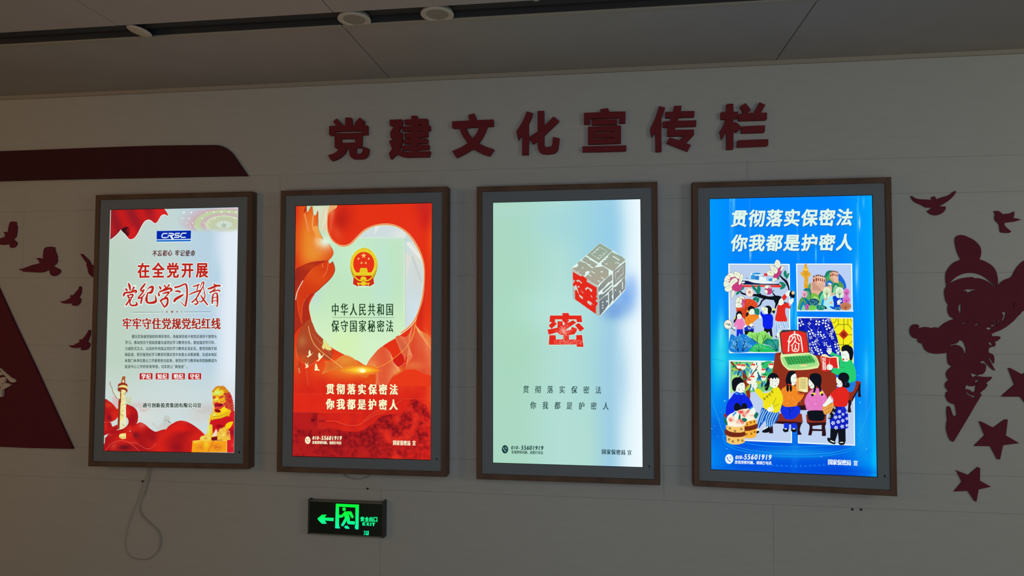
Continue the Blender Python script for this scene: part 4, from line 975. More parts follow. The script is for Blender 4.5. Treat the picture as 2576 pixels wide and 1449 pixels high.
# faint hills and wall behind
for s, c in (("230,450 300,460 310,640 270,650 215,540", (214, 190, 190)), ("1090,795 1185,800 1190,870 1215,900 1200,1000 1080,1010", (196, 204, 196)), ("880,900 940,920 960,1030 1080,1010 1060,900 1000,950 930,980", (206, 206, 200)), ("700,600 780,640 860,650 760,720 680,700", (212, 200, 196))): A.poly(s, c, 1)
A.line("1100,880 1130,850 1160,860 1170,900", 6, (120, 130, 110)); A.line("1160,880 1210,905", 8, (110, 120, 100))
view(420, 960, 7.833)
rr = random.Random(4)
for k in range(46):
    x, y = rr.uniform(470, 880), rr.uniform(540, 760); A.line([(x, y, 1), (x+16, y-12, 5), (x+34, y+rr.uniform(-8, 14), 1)], 0, (176, 150, 140) if k % 2 else (226, 214, 204), newlayer=(k % 20 == 0))
view(250, 930, 6.742)
A.poly("90,520 150,530 220,580 270,640 290,670 320,650 310,800 270,850 190,890 100,895 80,890 80,1060 100,900 170,900 220,970 300,930 300,1020 60,1120", silkb((180, 820, 50, 80, (120, 20, 34), .8), (150, 600, 60, 50, (224, 70, 44), .6)), step=2)
A.poly("85,520 150,530 220,580 285,670 240,700 300,690 310,790 250,860 160,892 85,890", silkb((165, 820, 40, 60, (116, 18, 36), .9), (140, 600, 60, 50, (226, 66, 40), .7), (240, 760, 50, 40, (216, 40, 30), .7)), 1, step=2)
A.poly("70,900 150,890 190,900 215,975 150,1020 80,1060", silkb((160, 940, 40, 50, (140, 20, 34), .7)), step=2)
A.poly("300,1100 560,1050 700,1180 900,1220 1200,1000 1300,1400 75,1395 90,1150", silkb((700, 1340, 200, 30, (150, 20, 28), .5)), step=3)
A.poly("520,1060 560,960 650,905 700,895 770,930 850,1000 920,1045 970,1050 1060,1020 1120,1015 1110,1060 980,1240 780,1290 620,1200", silkb((720, 930, 60, 50, (206, 110, 100), .6), (610, 1110, 70, 60, (112, 20, 34), .85), (900, 1150, 80, 90, (150, 20, 30), .8)), 1, step=2)
A.poly("1120,1020 1180,950 1290,885 " + Q("60,880 150,800 250,770 330,775 430,810 560,890 660,970 750,1060 640,1150 510,1180 480,1400", 420, 960, 7.833) + " 700,1400 900,1330 1040,1150", silkb((1480, 860, 90, 30, (206, 90, 84), .6), (1400, 1000, 200, 60, (224, 30, 24), .9), (1350, 1300, 130, 90, (140, 18, 28), .8), (1700, 1000, 120, 60, (214, 30, 26), .6)), 2, step=2.2)
A.poly("70,1390 80,1250 130,1110 200,1060 300,1040 400,1010 500,1040 560,1110 600,1190 700,1260 800,1330 900,1300 960,1250 1000,1240 900,1400", silkb((160, 1090, 60, 40, (222, 60, 40), .6), (600, 1230, 80, 40, (216, 40, 30), .6)), 1, step=2)
A.poly("130,1395 200,1290 300,1220 400,1210 520,1270 640,1390", silkb((420, 1320, 140, 60, (96, 16, 30), .9), (230, 1290, 60, 60, (222, 70, 50), .6)), 1, step=2)
A.line("90,1390 160,1290 260,1225 380,1205 500,1240 600,1320 680,1390", 5, (232, 110, 90), 1); A.line("500,1230 620,1250 760,1330 860,1340 960,1250", 5, (228, 100, 80), 1); A.poly("1090,1395 1150,1290 1230,1210 1290,1180 1380,1160 1500,1300 1520,1400", silkb((1300, 1320, 90, 70, (150, 20, 30), .8)), 1, step=2)
# ornamental column
CO, CB, CH = (238, 224, 130), (150, 50, 26), (250, 248, 214)
A.poly("175,205 190,260 215,300 240,340 345,410 350,500 300,505 240,440 210,360 190,310 170,250", (214, 226, 206)); A.line("172,205 180,260 205,305 222,370 260,440 305,500 350,500", 9, (120, 60, 34), 1)
A.poly("345,345 445,345 445,1010 330,1015 300,1000 318,520", (232, 232, 190)); A.poly("345,350 375,350 350,640 335,1010 300,1010 316,520 345,480", CB); A.poly("365,350 420,350 415,600 400,860 345,870 360,600", blobs(lambda x, y: CO, (312, 1010, 5, 60, CH, .6)), step=3)
A.poly("445,460 530,455 545,540 535,600 450,600", (208, 218, 186))
A.poly("400,110 438,118 430,160 435,210 420,240 355,235 370,180 380,125", (170, 90, 40)); A.poly("385,190 410,170 412,215 385,220", CH)
A.poly("310,260 330,235 380,222 430,228 465,250 470,290 440,270 380,262 330,280 310,300", CB, 1); A.poly("330,290 380,262 440,268 470,300 460,330 400,310 340,320", CO, 1); A.poly("308,310 350,300 420,305 465,330 470,370 455,390 430,350 370,340 345,370 315,365 305,340", CB, 1)
rr = random.Random(9)
for k in range(90):
    x, y = rr.uniform(345, 435), rr.uniform(360, 1000)
    if 720 < y < 850: continue
    A.line([(x, y, 3), (x+rr.uniform(8, 22), y+rr.uniform(-12, 6), 6), (x+rr.uniform(16, 30), y+rr.uniform(0, 14), 2)], 0, ((150, 120, 50), (110, 110, 60), CH)[k % 3], newlayer=(k % 30 == 0))
for k in range(24):
    x, y = rr.uniform(455, 530), rr.uniform(465, 595); A.line([(x, y), (x+10, y+8)], 4, (120, 140, 90), newlayer=False)
A.line("345,750 405,800", 7, (170, 130, 50)); A.line("360,750 410,785", 5, (170, 130, 50))
A.poly("330,1110 360,1085 445,1078 445,1170 380,1180 330,1150", CO); A.line("335,1140 380,1160 440,1150", 6, (150, 110, 50)); A.line("340,1115 400,1110 435,1120", 5, CH)
A.poly("450,600 510,605 580,640 630,700 648,800 640,880 600,960 540,1020 450,1060 300,1100 180,1085 170,1060 280,1030 400,1000 470,940 490,880 470,820 450,800", silkb((560, 700, 50, 60, (190, 24, 28), .7), (560, 860, 40, 90, (156, 18, 28), .8), (500, 1000, 60, 40, (224, 50, 38), .6), (480, 720, 30, 60, (214, 60, 44), .6)), 1, step=2)
A.line("455,600 520,610 590,650 635,710 650,800 640,885", 5, (140, 40, 30), 1)
# golden lion
view(420, 960, 7.833)
GOl, GOd, RDl, RDd = (246, 206, 20), (226, 130, 20), (206, 24, 34), (120, 14, 26)
LF = blobs(lambda x, y: (240, 186, 20), *VB((990, 230, 60, 40, (206, 244, 120), .9), (1230, 350, 60, 150, (200, 20, 46), .95), (940, 650, 60, 40, (236, 240, 90), .8), (1080, 820, 120, 90, (196, 20, 24), 1), (1040, 430, 90, 60, (214, 60, 40), .6), (840, 850, 40, 120, (232, 238, 100), .8), (1290, 780, 60, 160, (206, 24, 44), .9), (1120, 560, 60, 30, (250, 216, 20), .9)))
A.poly("890,270 900,210 930,160 980,110 1040,115 1100,100 1150,130 1200,180 1240,230 1270,300 1290,400 1300,560 1320,600 1335,700 1340,830 1330,1390 480,1395 500,1170 650,1150 660,1090 720,1065 780,1040 800,900 825,840 820,760 860,640 905,600 915,540 895,450 900,380", LF, step=1.8)
A.poly("1240,580 1345,580 1330,1400 1180,1400 1180,1160", blobs(lambda x, y: (214, 30, 40), *VB((1290, 1000, 60, 80, (140, 16, 40), .8), (1300, 1250, 40, 40, (240, 80, 60), .7))), step=2.5)
A.poly("500,1170 1180,1160 1165,1395 480,1395", blobs(lambda x, y: (244, 160, 26), *VB((560, 1200, 80, 20, (250, 216, 50), .8), (770, 1230, 50, 80, (244, 214, 40), .8), (980, 1290, 90, 50, (214, 90, 26), .7), (640, 1290, 60, 40, (220, 110, 26), .6))), step=2.5)
A.line("500,1172 1180,1162", 8, (252, 232, 120)); A.line("690,1190 780,1330 890,1180", 6, (220, 170, 40)); A.line("800,1390 920,1160", 10, (206, 70, 30)); A.line("1176,1165 1165,1395", 5, (240, 220, 150))
rr = random.Random(31)
for k in range(60):
    x = rr.choice((rr.uniform(580, 700), rr.uniform(900, 1060))); y = rr.uniform(1240, 1360); A.line([(x, y), (x+rr.uniform(8, 20), y+rr.uniform(-6, 6))], 6, ((190, 60, 20), (250, 200, 80))[k % 2], newlayer=(k % 30 == 0))
A.poly("900,600 860,760 830,840 890,850 900,1060 960,930 990,1000 1100,900 1180,860 1290,800 1280,700 1180,680 1060,730 960,740 930,700", blobs(lambda x, y: RDl, *VB((1030, 880, 60, 30, (120, 10, 20), .9), (880, 960, 30, 80, (150, 20, 24), .8))), 0, step=2.5)
A.poly("875,1085 960,940 985,960 975,1070", (246, 216, 206)); A.poly("790,1090 780,1040 800,900 830,840 880,850 870,960 850,1070", blobs(lambda x, y: (232, 214, 60), *VB((815, 940, 14, 90, (214, 244, 180), .9))), step=2)
A.poly("650,1140 660,1090 720,1065 800,1070 850,1090 860,1140 740,1155", blobs(lambda x, y: (240, 214, 90), *VB((760, 1120, 30, 20, (200, 120, 30), .7))), 1, step=2)
A.poly("870,1100 980,1080 1100,1160 870,1165", RDd)
A.poly("985,1150 1000,1000 1050,930 1150,900 1230,980 1240,1080 1250,1150", blobs(lambda x, y: (240, 196, 60), *VB((1100, 1050, 50, 40, (250, 226, 110), .8), (1200, 1010, 30, 60, (206, 60, 50), .8))), 0, step=2)
A.poly("1140,890 1180,820 1260,790 1300,800 1250,900 1200,930", GOl, 1)
A.poly("860,700 900,620 1000,600 1060,600 1240,560 1260,600 1180,670 1080,710 960,740 880,760", blobs(lambda x, y: (240, 200, 30), *VB((930, 650, 30, 24, (214, 246, 190), .9))), 0, step=2); A.line("900,690 1000,690 1120,650 1230,590", 8, (170, 90, 20), 1); A.line("890,740 1000,735 1130,690 1200,650", 6, (150, 80, 20), 1)
# face
A.poly("895,215 930,165 985,130 1060,135 1100,170 1110,220 1060,262 985,262 930,262 900,250", blobs(lambda x, y: (232, 214, 50), *VB((985, 215, 60, 32, (204, 246, 140), 1), (1090, 170, 30, 24, (246, 200, 30), .8))), 1, step=1.6)
A.line("895,262 930,285 985,270 1040,290 1090,262 1130,250", 16, (222, 150, 30), 1); A.line("900,252 940,270 990,256 1040,276 1100,250", 6, (250, 232, 90), 1)
A.poly("895,300 930,290 965,312 950,335 915,345", (190, 50, 24), 1); A.poly("1020,310 1060,285 1105,278 1115,300 1080,325 1035,330", (196, 36, 34), 1); A.line("1040,312 1070,300 1095,302", 6, (250, 170, 120)); A.line("908,318 940,312", 5, (250, 190, 100))
A.poly("905,395 930,350 965,318 990,330 1020,365 1060,395 1000,392 960,400", (250, 216, 70), 1); A.oval(935, 385, 14, 9, (150, 60, 20)); A.oval(985, 382, 14, 9, (150, 60, 20)); A.line("925,350 965,325 1000,350", 6, (250, 240, 160), 1)
A.line("1120,260 1140,300 1120,350 1070,385", 9, (250, 224, 80), 1); A.line("1130,290 1128,350 1090,395", 6, (150, 60, 10), 1)
A.poly("910,415 960,400 1020,408 1070,425 1150,405 1150,450 1100,510 1060,540 1000,550 940,530 925,480", RDl, 0); A.poly("930,440 985,452 1060,440 1110,425 1080,480 1040,500 980,498 940,485", (110, 8, 24), 1); A.poly("940,460 1000,480 1060,470 1030,495 970,495", (206, 40, 60))
A.line("912,415 960,402 1020,412 1070,428 1140,405", 12, (246, 190, 50), 1); A.line("925,490 980,512 1050,508 1095,480 1140,425", 11, (240, 110, 90), 1); A.line("930,520 990,540 1060,535", 6, (246, 150, 60), 1)
for x in (938, 1098): A.poly(P([(x-8, 428), (x+8, 428), (x, 452)]), (255, 240, 190))
A.poly("940,540 1030,552 1060,600 1000,610 950,600", (150, 14, 24), 1); A.poly("905,430 930,470 925,520 905,500", (246, 220, 110)); A.poly("1060,545 1110,500 1160,520 1200,560 1130,600 1060,600", (252, 216, 30), 1)
# mane of tight curls
def curl(x, y, r, c, d):
    A.line([(x+r*math.cos(t)*(1-t/9), y+r*math.sin(t)*(1-t/9)) for t in [i*.8 for i in range(8)]], r*.45, c, 0, newlayer=False); A.oval(x, y, r*.3, r*.3, d, n=6)
q = 0
for x0, y0 in [(940, 150), (975, 118), (1015, 105), (1055, 112), (1095, 104), (1130, 125), (1160, 160), (1190, 195), (1222, 235), (1245, 280), (1262, 325), (1275, 375), (1285, 425), (1290, 475), (1296, 525), (1290, 570),
    (1120, 165), (1150, 205), (1180, 245), (1205, 290), (1225, 340), (1238, 390), (1245, 440), (1250, 490), (1258, 540), (1140, 250), (1160, 300), (1172, 355), (1180, 410), (1190, 465), (1210, 520), (1085, 140), (1045, 150), (912, 190), (1150, 450), (1170, 500)]:
    q += 1; hot = x0 > 1135 and y0 > 230
    A.oval(x0, y0, 26, 26, (176, 16, 34) if hot else (206, 120, 20), n=10); curl(x0, y0, 20, ((240, 80, 80) if q % 2 else (224, 40, 56)) if hot else ((252, 224, 70) if q % 2 else (246, 190, 40)), (250, 190, 120) if hot else (150, 70, 10))
for q, (x, y) in enumerate(((905, 560), (910, 600), (918, 470), (905, 530))): curl(x, y, 14, (246, 206, 60), (160, 60, 20))
for k in range(50):
    x, y = rr.uniform(1000, 1240), rr.uniform(920, 1150); A.line([(x-8, y), (x, y-8), (x+8, y)], 6, ((190, 90, 20), (252, 236, 140), (206, 50, 40))[k % 3], 1, newlayer=(k == 0))
A.done()
A = Art(d1, 'lettering')
HW = (232, 246, 238); CR1 = (190, 36, 28)
view(290, 640, 7.245)
def txt2(t, a, b, w, h, c, bold, bx, hb):
    A.text(t, a, b, w, h, HW, hb, hb); A.text(t, a, b, w, h, c, bold, bx)
txt2('在全党开展', (517, 292), (1580, 285), 226, 290, CR1, 8, 9, 20)
strokes = ["240,515,8 258,560,38 268,600,36 275,660,20", "185,620,10 205,640,34 225,670,14", "350,590,34 320,640,20 300,660,8", "150,770,10 165,730,36 185,700,30 280,690,30 370,660,36 385,690,24 350,705,8", "215,745,24 240,760,26 240,800,20", "240,745,16 320,730,26 315,770,24 290,800,20", "240,790,14 310,780,14", "262,800,24 250,850,24 195,930,26", "300,800,18 270,870,20 290,925,26 350,930,28 400,910,34 375,860,6",
 "555,518,6 530,560,30 480,620,30 470,655,30 510,665,24 530,630,14", "530,640,18 500,700,24 430,780,22 430,800,26 490,780,20 540,720,12", "500,770,18 480,840,30 470,905,18", "530,740,3 590,640,6 620,610,20 670,590,40 690,610,36 660,690,44 600,700,20", "600,690,14 580,760,30 572,830,44 600,880,30 680,880,40 735,860,44 745,820,30 728,730,4",
 "800,580,10 825,610,34 830,640,14", "895,550,14 915,590,24 920,610,8", "990,545,24 960,590,20 880,640,12", "790,690,10 800,740,34 800,765,14", "800,685,20 900,650,34 1000,620,34 1030,650,34 1000,680,14", "860,715,10 920,700,26 985,690,26 930,760,16 900,790,16", "910,780,16 950,800,30 960,860,30 940,920,34 900,970,10", "820,860,30 870,815,30 970,795,24", "830,850,16 880,930,24 905,965,24",
 "1080,605,30 1180,580,26 1270,540,24 1300,565,30 1312,650,28 1310,780,28 1290,900,30 1280,945,14 1230,900,10 1180,850,4", "1090,680,10 1140,668,30 1200,690,24", "1075,870,30 1100,820,44 1180,770,40 1250,730,16",
 "1415,585,16 1480,570,20 1540,545,20", "1505,540,12 1510,580,18 1490,660,14", "1345,740,10 1420,700,22 1540,660,22 1570,640,10", "1545,620,4 1580,530,14 1612,505,20 1612,560,14 1540,700,20 1480,800,18 1395,880,24", "1560,650,10 1500,760,16 1482,830,22 1512,880,22 1465,912,24 1450,890,8", "1620,690,14 1640,760,16 1580,860,20 1520,850,6", "1560,740,12 1610,820,26 1690,925,20", "1612,520,10 1610,600,10 1635,700,10",
 "1790,530,6 1830,570,34 1840,600,14", "1685,630,18 1760,610,34 1860,570,34 1925,575,24", "1720,700,22 1790,660,24 1830,620,20", "1790,680,14 1880,650,20 1915,680,22", "1790,720,20 1775,800,26 1770,900,22", "1790,722,14 1850,705,20 1865,760,28 1867,850,28 1862,950,12 1830,920,6", "1790,790,10 1850,780,12", "1785,850,10 1850,840,12"]
def wd(s, e): return [(float(a), float(b), float(c)+e) for a, b, c in (t.split(',') for t in s.split())]
A.up()
for s in strokes: 
    A.line(wd(s, 34), 0, HW, 1, newlayer=False)
    q = wd(s, 34)
    for p in (q[0], q[-1]): A.oval(p[0], p[1], p[2]/2, p[2]/2, HW, n=10)
for s in strokes: A.line(wd(s, 5), 0, CR1, 1)
for x0, x1, y0, y1 in ((318, 815, 1054, 1052), (1255, 1750, 1050, 1047)): A.line([(x0, y0+16), (x1, y1+16)], 8, HW); A.line([(x0, y0), (x1, y1)], 6, (60, 90, 80))
for x, y, r in ((858, 1047, 14), (945, 1047, 22), (1041, 1045, 30), (1132, 1045, 22), (1212, 1044, 14)): A.poly(P(starpts(x, y, r)), (150, 50, 24))
txt2('牢牢守住党规党纪红线', (219, 1262), (1838, 1262), 172, 218, (168, 34, 24), 2, 7, 13)
view(260, 510, 7.36)
A.text('不忘初心', (956, 938), (1240, 930), 84, 120, (100, 32, 30), 1.5, 3.5, slant=.12); A.text('牢记使命', (1374, 932), (1662, 935), 84, 120, (80, 34, 34), 1.5, 3, slant=.12)
view(200, 820, 3.623)
TG = (36, 66, 60)
lines_ = ['要压实各级党组织的领导责任，各级领导班子和党员领导干部带头', '学习，推动党员干部高质量完成党纪学习教育任务。要加强宣传引导，', '力戒形式主义，以良好作风保证党纪学习教育走深走实。要坚持两手抓', '两促进，把开展党纪学习教育同落实党中央重大决策部署、完成本地区', '本部门本单位重点工作紧密结合起来，使党纪学习教育每项措施都成为', '促进中心工作的有效举措，切实防止“两张皮”。']
for i, l in enumerate(lines_):
    y = 96 + i*54.8; x0 = (492 if i == 0 else 433-i*1.3); x1 = 1242
    if i == 5:
        A.text(l[:16], (429, y), (843, y), 26, 34, TG, .3, .6); A.text('两张皮', (886, y), (940, y), 26, 34, TG, .3, .6); A.text('。', (990, y), (990, y), 26, 34, TG, .3, .5)
        A.line([(864, y-14), (861, y-7)], 3, TG); A.line([(870, y-14), (867, y-7)], 3, TG); A.line([(957, y-14), (954, y-7)], 3, TG); A.line([(963, y-14), (960, y-7)], 3, TG)
    else: A.text(l, (x0, y), (x1, y), 26.5, 34, TG, .3, .6)
for i, (t, x) in enumerate((('学纪', 610), ('知纪', 757), ('明纪', 905), ('守纪', 1053))):
    A.poly(P([(x-62, 427), (x+62, 427), (x+60, 491), (x-62, 491)]), (226, 230, 228)); A.poly(P([(x-59, 430), (x+59, 430), (x+58, 487), (x-60, 487)]), (186, 26, 30)); A.text(t, (x-23, 460), (x+23, 460), 42, 50, (246, 246, 240), .5, 2)
A.text('通号创新投资集团有限公司宣', (598, 722), (1094, 722), 42, 50, (232, 242, 236), 3.5, 3.5); A.text('通号创新投资集团有限公司宣', (598, 722), (1094, 722), 40, 46, (20, 50, 38), .6, 1.6)
A.done()
# ------------------------------------------------------------------ display 4: blue poster
d4 = DS[3]
A = Art(d4, 'backdrop')
view(1720, 430, 3.623)
def bg4(px, py):
    t = sm(py, 640, 1180)
    c = mix((0, 134, 255), (0, 84, 226), t)
    e = max(0, 1 - (px-1784)/75.) ; c = mix(c, (0, 158, 250), e*.8)
    e = max(0, (px-2110)/90.); c = mix(c, (0, 172, 255), min(1, e)*.9)
    e = max(0, (px-2188)/12.); c = mix(c, (0, 205, 255), min(1, e)*.6)
    if px > 1835 and px < 1839: c = mix(c, (90, 190, 250), .6 * (1 - sm(py, 500, 640)))
    if px > 2157 and px < 2160: c = mix(c, (80, 200, 255), .5 * (1 - sm(py, 500, 900)))
    return c
CY = (30, 225, 235)
f4 = blobs(bg4, (1805, 905, 14, 75, CY, .75), (1815, 860, 8, 70, (110, 240, 250), .8), (1822, 895, 8, 55, (60, 235, 230), .8), (1835, 880, 30, 60, (20, 190, 235), .6),
   (1900, 905, 60, 12, (20, 215, 235), .7), (1845, 905, 30, 10, (30, 200, 240), .4), (2180, 960, 4, 55, (160, 245, 255), .9), (2180, 965, 16, 75, (20, 190, 250), .7),
   (2156, 690, 2.2, 26, (215, 245, 250), 1), (2157, 690, 7, 50, (60, 180, 255), .5), (1992, 775, 2.5, 40, (70, 230, 250), .8), (2003, 800, 3, 35, (90, 235, 250), .8), (1995, 800, 14, 60, (20, 180, 250), .5),
   (2163, 560, 2, 18, (190, 240, 255), .9), (2173, 508, 2, 14, (120, 210, 255), .6), (1886, 560, 1.5, 60, (90, 160, 255), .5), (1888, 640, 1.6, 14, (200, 235, 255), .9), (2006, 600, 1.4, 60, (70, 170, 255), .6), (2053, 640, 1.6, 22, (100, 220, 255), .9), (2072, 655, 1.5, 12, (60, 180, 255), .8), (2010, 650, 1.3, 20, (60, 170, 255), .8),
   (1846, 500, 3, 45, (110, 200, 250), .8), (1842, 560, 3, 60, (60, 170, 250), .6), (2181, 1110, 20, 40, (20, 150, 240), .6), (2000, 1140, 110, 14, (20, 160, 235), .75), (2000, 1110, 10, 70, (20, 140, 240), .5), (1800, 1080, 25, 40, (10, 70, 200), .5),
   (2180, 1000, 18, 60, (10, 110, 240), .5), (2130, 1190, 90, 18, (0, 60, 210), .6), (1830, 1185, 60, 14, (0, 100, 220), .5), (1990, 880, 200, 9, (20, 150, 235), .25), (1830, 1040, 28, 60, (10, 140, 235), .4), (2165, 1080, 16, 55, (30, 170, 240), .6))
A.grid(f4, 170, 300)
A.done()
A = Art(d4, 'picture')
view(1720, 830, 3.370)
# glowing basin outline
A.line("228,560 255,640 320,830 345,890 330,905 345,940 420,985 560,1020 760,1048 1000,1058 1250,1045 1420,1005 1490,960 1508,925 1480,895 1530,800 1600,590", 4, (40, 170, 240), 0)
A.line("330,905 350,900 480,950 700,985 960,992 1250,980 1400,955 1480,925", 3, (20, 185, 240), 1)
A.line("345,960 420,1005 560,1040 760,1068 1000,1078 1250,1062 1430,1020 1500,970", 7, (10, 150, 240), 1)
A.line("230,1010 300,1060 480,1115 760,1150 1050,1158 1320,1130 1500,1075 1600,1015", 3, (15, 110, 235), 1)
A.line("270,990 290,940 340,905", 3, (15, 110, 235), 1)
A.line("228,745 330,725", 2, (20, 120, 235)); A.line("1460,770 1640,800", 2, (20, 130, 240)); A.line("228,240 360,270", 2, (20, 120, 225)); A.line("228,1150 500,1185 1100,1215 1640,1210", 3, (20, 100, 235), 1)
for i in range(46):
    t = math.pi * (.08 + .84 * i / 45); x = 930 - 690*math.cos(t); y = 1000 + 155*math.sin(t)
    if 650 < x < 1200: A.line([(x, y-8, 3), (x+6, y+8, 3)], 3, (60, 190, 250))
for x, y, r in ((348, 602, 6), (238, 838, 4), (366, 1008, 4), (262, 815, 3), (1497, 617, 5), (1430, 972, 3), (1168, 1075, 4), (320, 700, 3), (300, 760, 3), (1480, 385, 3), (1550, 1010, 4), (290, 905, 3)):
    A.oval(x, y, r, r, (130, 225, 250), n=8)
def card(pts, fill=(190, 208, 236)):
    pts = P(pts); cx = sum(p[0] for p in pts)/4; cy = sum(p[1] for p in pts)/4
    A.poly(pts, (236, 250, 252))
    A.poly([(p[0] + (3.4 if p[0] < cx else -3.4), p[1] + (3.2 if p[1] < cy else -3.2)) for p in pts], (120, 150, 190))
    A.poly([(p[0] + (3.9 if p[0] < cx else -3.9), p[1] + (3.8 if p[1] < cy else -3.4)) for p in pts], fill)
view(1780, 640, 5.573)
Fsky = lambda x, y: mix((160, 203, 238), (200, 212, 238), sm(y, 660, 800))
card("292,128 1154,132 1166,1384 304,1384", (186, 207, 237))
view(1990, 650, 5.573)
card("72,72 860,72 870,746 84,742", (186, 208, 245))
view(1990, 880, 5.573)
card("102,620 896,630 900,1346 98,1314", (190, 210, 242))
view(1780, 880, 5.573)
card("302,146 1180,160 1186,1308 300,1270", (192, 210, 240))
view(1990, 650, 5.573)
A.poly("88,818 872,830 884,1600 96,1600", (236, 250, 252)); A.poly("104,838 858,842 866,1600 110,1600", (12, 22, 175))
# --- card 2: pillar, wall, hills
G1, G2, G3, G4, BL = (96, 160, 75), (20, 130, 105), (20, 125, 90), (135, 200, 120), (25, 110, 200)
A.poly("475,250 500,190 545,168 590,178 640,200 690,225 740,290 768,350 775,415 720,440 600,440 480,400", (30, 105, 220), 1)
A.poly("475,250 505,185 550,168 580,185 560,240 540,280 500,290", G2, 1)
A.poly("495,290 520,230 550,215 600,230 660,300 720,350 740,420 640,470 540,440", G1, 1)
A.poly("500,260 525,225 545,240 530,280", (30, 185, 110), 1)
A.poly("515,330 535,305 560,320 590,355 550,380 515,360", (30, 105, 220), 1); A.poly("515,355 540,340 575,360 560,385", (240, 250, 250))
A.poly("235,420 250,365 270,345 285,350 275,420 265,500", (70, 170, 110), 1)
A.poly("165,470 200,420 240,410 275,440 295,520 280,600 160,600", (20, 120, 130), 1)
A.poly("205,480 235,450 262,480 275,560 280,610 215,600", (90, 175, 100), 1)
A.poly("105,720 108,640 130,570 165,550 200,590 240,660 260,722", (90, 160, 80), 1)
A.poly("130,722 140,640 170,596 200,640 225,722", (20, 130, 190), 1); A.poly("150,722 160,680 180,650 205,722", (130, 215, 160), 1)
A.poly("180,540 215,560 262,610 240,660 200,590", (20, 110, 160), 1)
A.poly("285,350 330,345 420,470 405,530 330,500 285,480", (225, 175, 150)); A.poly("275,345 300,340 310,400 320,500 280,480", (222, 170, 145))
A.poly("420,520 440,440 475,400 560,380 600,440 590,540", (230, 185, 160))
# towers
def tower(x0, y0, w, h, dx, dy, win):
    A.poly([P([(x0, y0+dy)])[0], P([(x0+dx, y0)])[0], P([(x0+dx, y0+h)])[0], P([(x0, y0+h+dy*.4)])[0]], (226, 178, 150))
    A.poly([P([(x0+dx, y0)])[0], P([(x0+w, y0+dy)])[0], P([(x0+w, y0+h+dy)])[0], P([(x0+dx, y0+h)])[0]], (236, 194, 168))
    n = 4
    for i in range(n):
        a = x0+dx + (w-dx)*(i+.15)/n; b = a + (w-dx)*.5/n; yy = y0 + dy*(i+.5)/n + h*.28
        A.poly(P([(a, yy), (b, yy), (b, yy+h*.35), (a, yy+h*.35)]), (150, 50, 30))
        A.poly(P([(a-3, y0+dy*i/n-h*.13), (b+3, y0+dy*i/n-h*.13), (b+3, y0+dy*i/n+h*.06), (a-3, y0+dy*i/n+h*.06)]), (120, 60, 45))
    for i in range(2):
        a = x0 + dx*(i+.2)/2; b = a + dx*.28
        yy = y0 + dy*(1-(i+.5)/2) + h*.28
        A.poly(P([(a, yy), (b, yy), (b, yy+h*.38), (a, yy+h*.38)]), (150, 50, 30))
        A.poly(P([(a-2, yy-h*.42), (b+4, yy-h*.42), (b+4, yy-h*.25), (a-2, yy-h*.25)]), (120, 60, 45))
A.poly("545,270 660,230 668,345 610,340 570,310", (232, 186, 160)); tower(543, 182, 122, 90, 50, 20, 4)
A.poly("285,340 480,320 480,440 400,480 330,440 285,400", (230, 184, 158)); tower(304, 240, 180, 110, 70, 26, 4)
for i in range(7): A.line([(288+i*4, 350+i*14), (350+i*14, 352+i*18)], 5, (140, 75, 55)); 
for i in range(6): A.line([(375, 350+i*17), (480-i*8, 345+i*17)], 2.5, (190, 120, 95))
for i in range(4): A.line([(560+i*6, 280+i*14), (590+i*6, 286+i*14)], 4, (150, 80, 60))
for i in range(8): A.line([(495+i*12, 362+i*1), (499+i*12, 380)], 4, (150, 90, 60))
A.poly("575,440 590,370 625,340 665,370 700,430 680,500 580,500", G2, 1); A.poly("590,490 600,410 630,370 660,410 640,480", (140, 205, 150), 1)
A.poly("280,510 320,488 370,510 420,560 420,640 300,620", (120, 190, 60), 1); A.poly("300,560 340,530 390,570 410,640 320,620", (165, 220, 120), 1)
A.poly("385,530 420,470 450,460 460,530 440,600 420,600", G2, 1); A.poly("405,560 425,510 450,480 460,560 430,620", (110, 215, 160), 1)
A.poly("425,640 450,590 520,540 600,520 640,560 600,620 610,680 600,728 520,728 470,680", (170, 235, 245), 1)
A.poly("420,650 440,580 470,560 455,640 450,665", (30, 150, 230), 1)
A.poly("585,545 620,525 680,548 730,560 725,640 700,690 610,690 600,620", (12, 60, 200), 1); A.poly("540,672 620,680 680,660 700,700 600,715", (20, 80, 210), 1)
A.poly("440,648 480,670 510,700 480,712", (20, 30, 40)); 
for x, y in ((486, 572), (560, 620), (590, 500)): A.oval(x, y, 26, 17, (226, 222, 190)); A.oval(x, y+3, 20, 9, (200, 170, 130))
A.poly("648,600 690,575 715,600 690,620 660,640 650,625", (245, 250, 250), 1); A.oval(690, 595, 8, 8, (20, 60, 160)); A.oval(672, 640, 26, 10, (240, 220, 180))
def tree(x, y, rx, ry, c, bc, n=9, lw=4):
    A.poly(spline([(OX + (x + rx*(1 + .07*math.sin(k*5.1))*math.cos(2*math.pi*k/14))/SC, OY + (y + ry*(1 + .07*math.cos(k*3.7))*math.sin(2*math.pi*k/14))/SC) for k in range(14)], 3), c)
    A.line([(x, y+ry*1.1, lw*2), (x, y-ry*.2, lw), (x, y-ry*.8, lw*.4)], 0, bc)
    for k in range(n):
        t = (k+.5)/n; a = -math.pi*(.05 + .9*t)
        s0 = y + ry*(.75 - .9*abs(.5-t))
        A.line([(x, s0, lw*.9), (x+rx*.45*math.cos(a), s0+ry*.5*math.sin(a), lw*.6), (x+rx*.85*math.cos(a), y+ry*.15+ry*.85*math.sin(a)*.9, lw*.3)], 0, bc, newlayer=False)
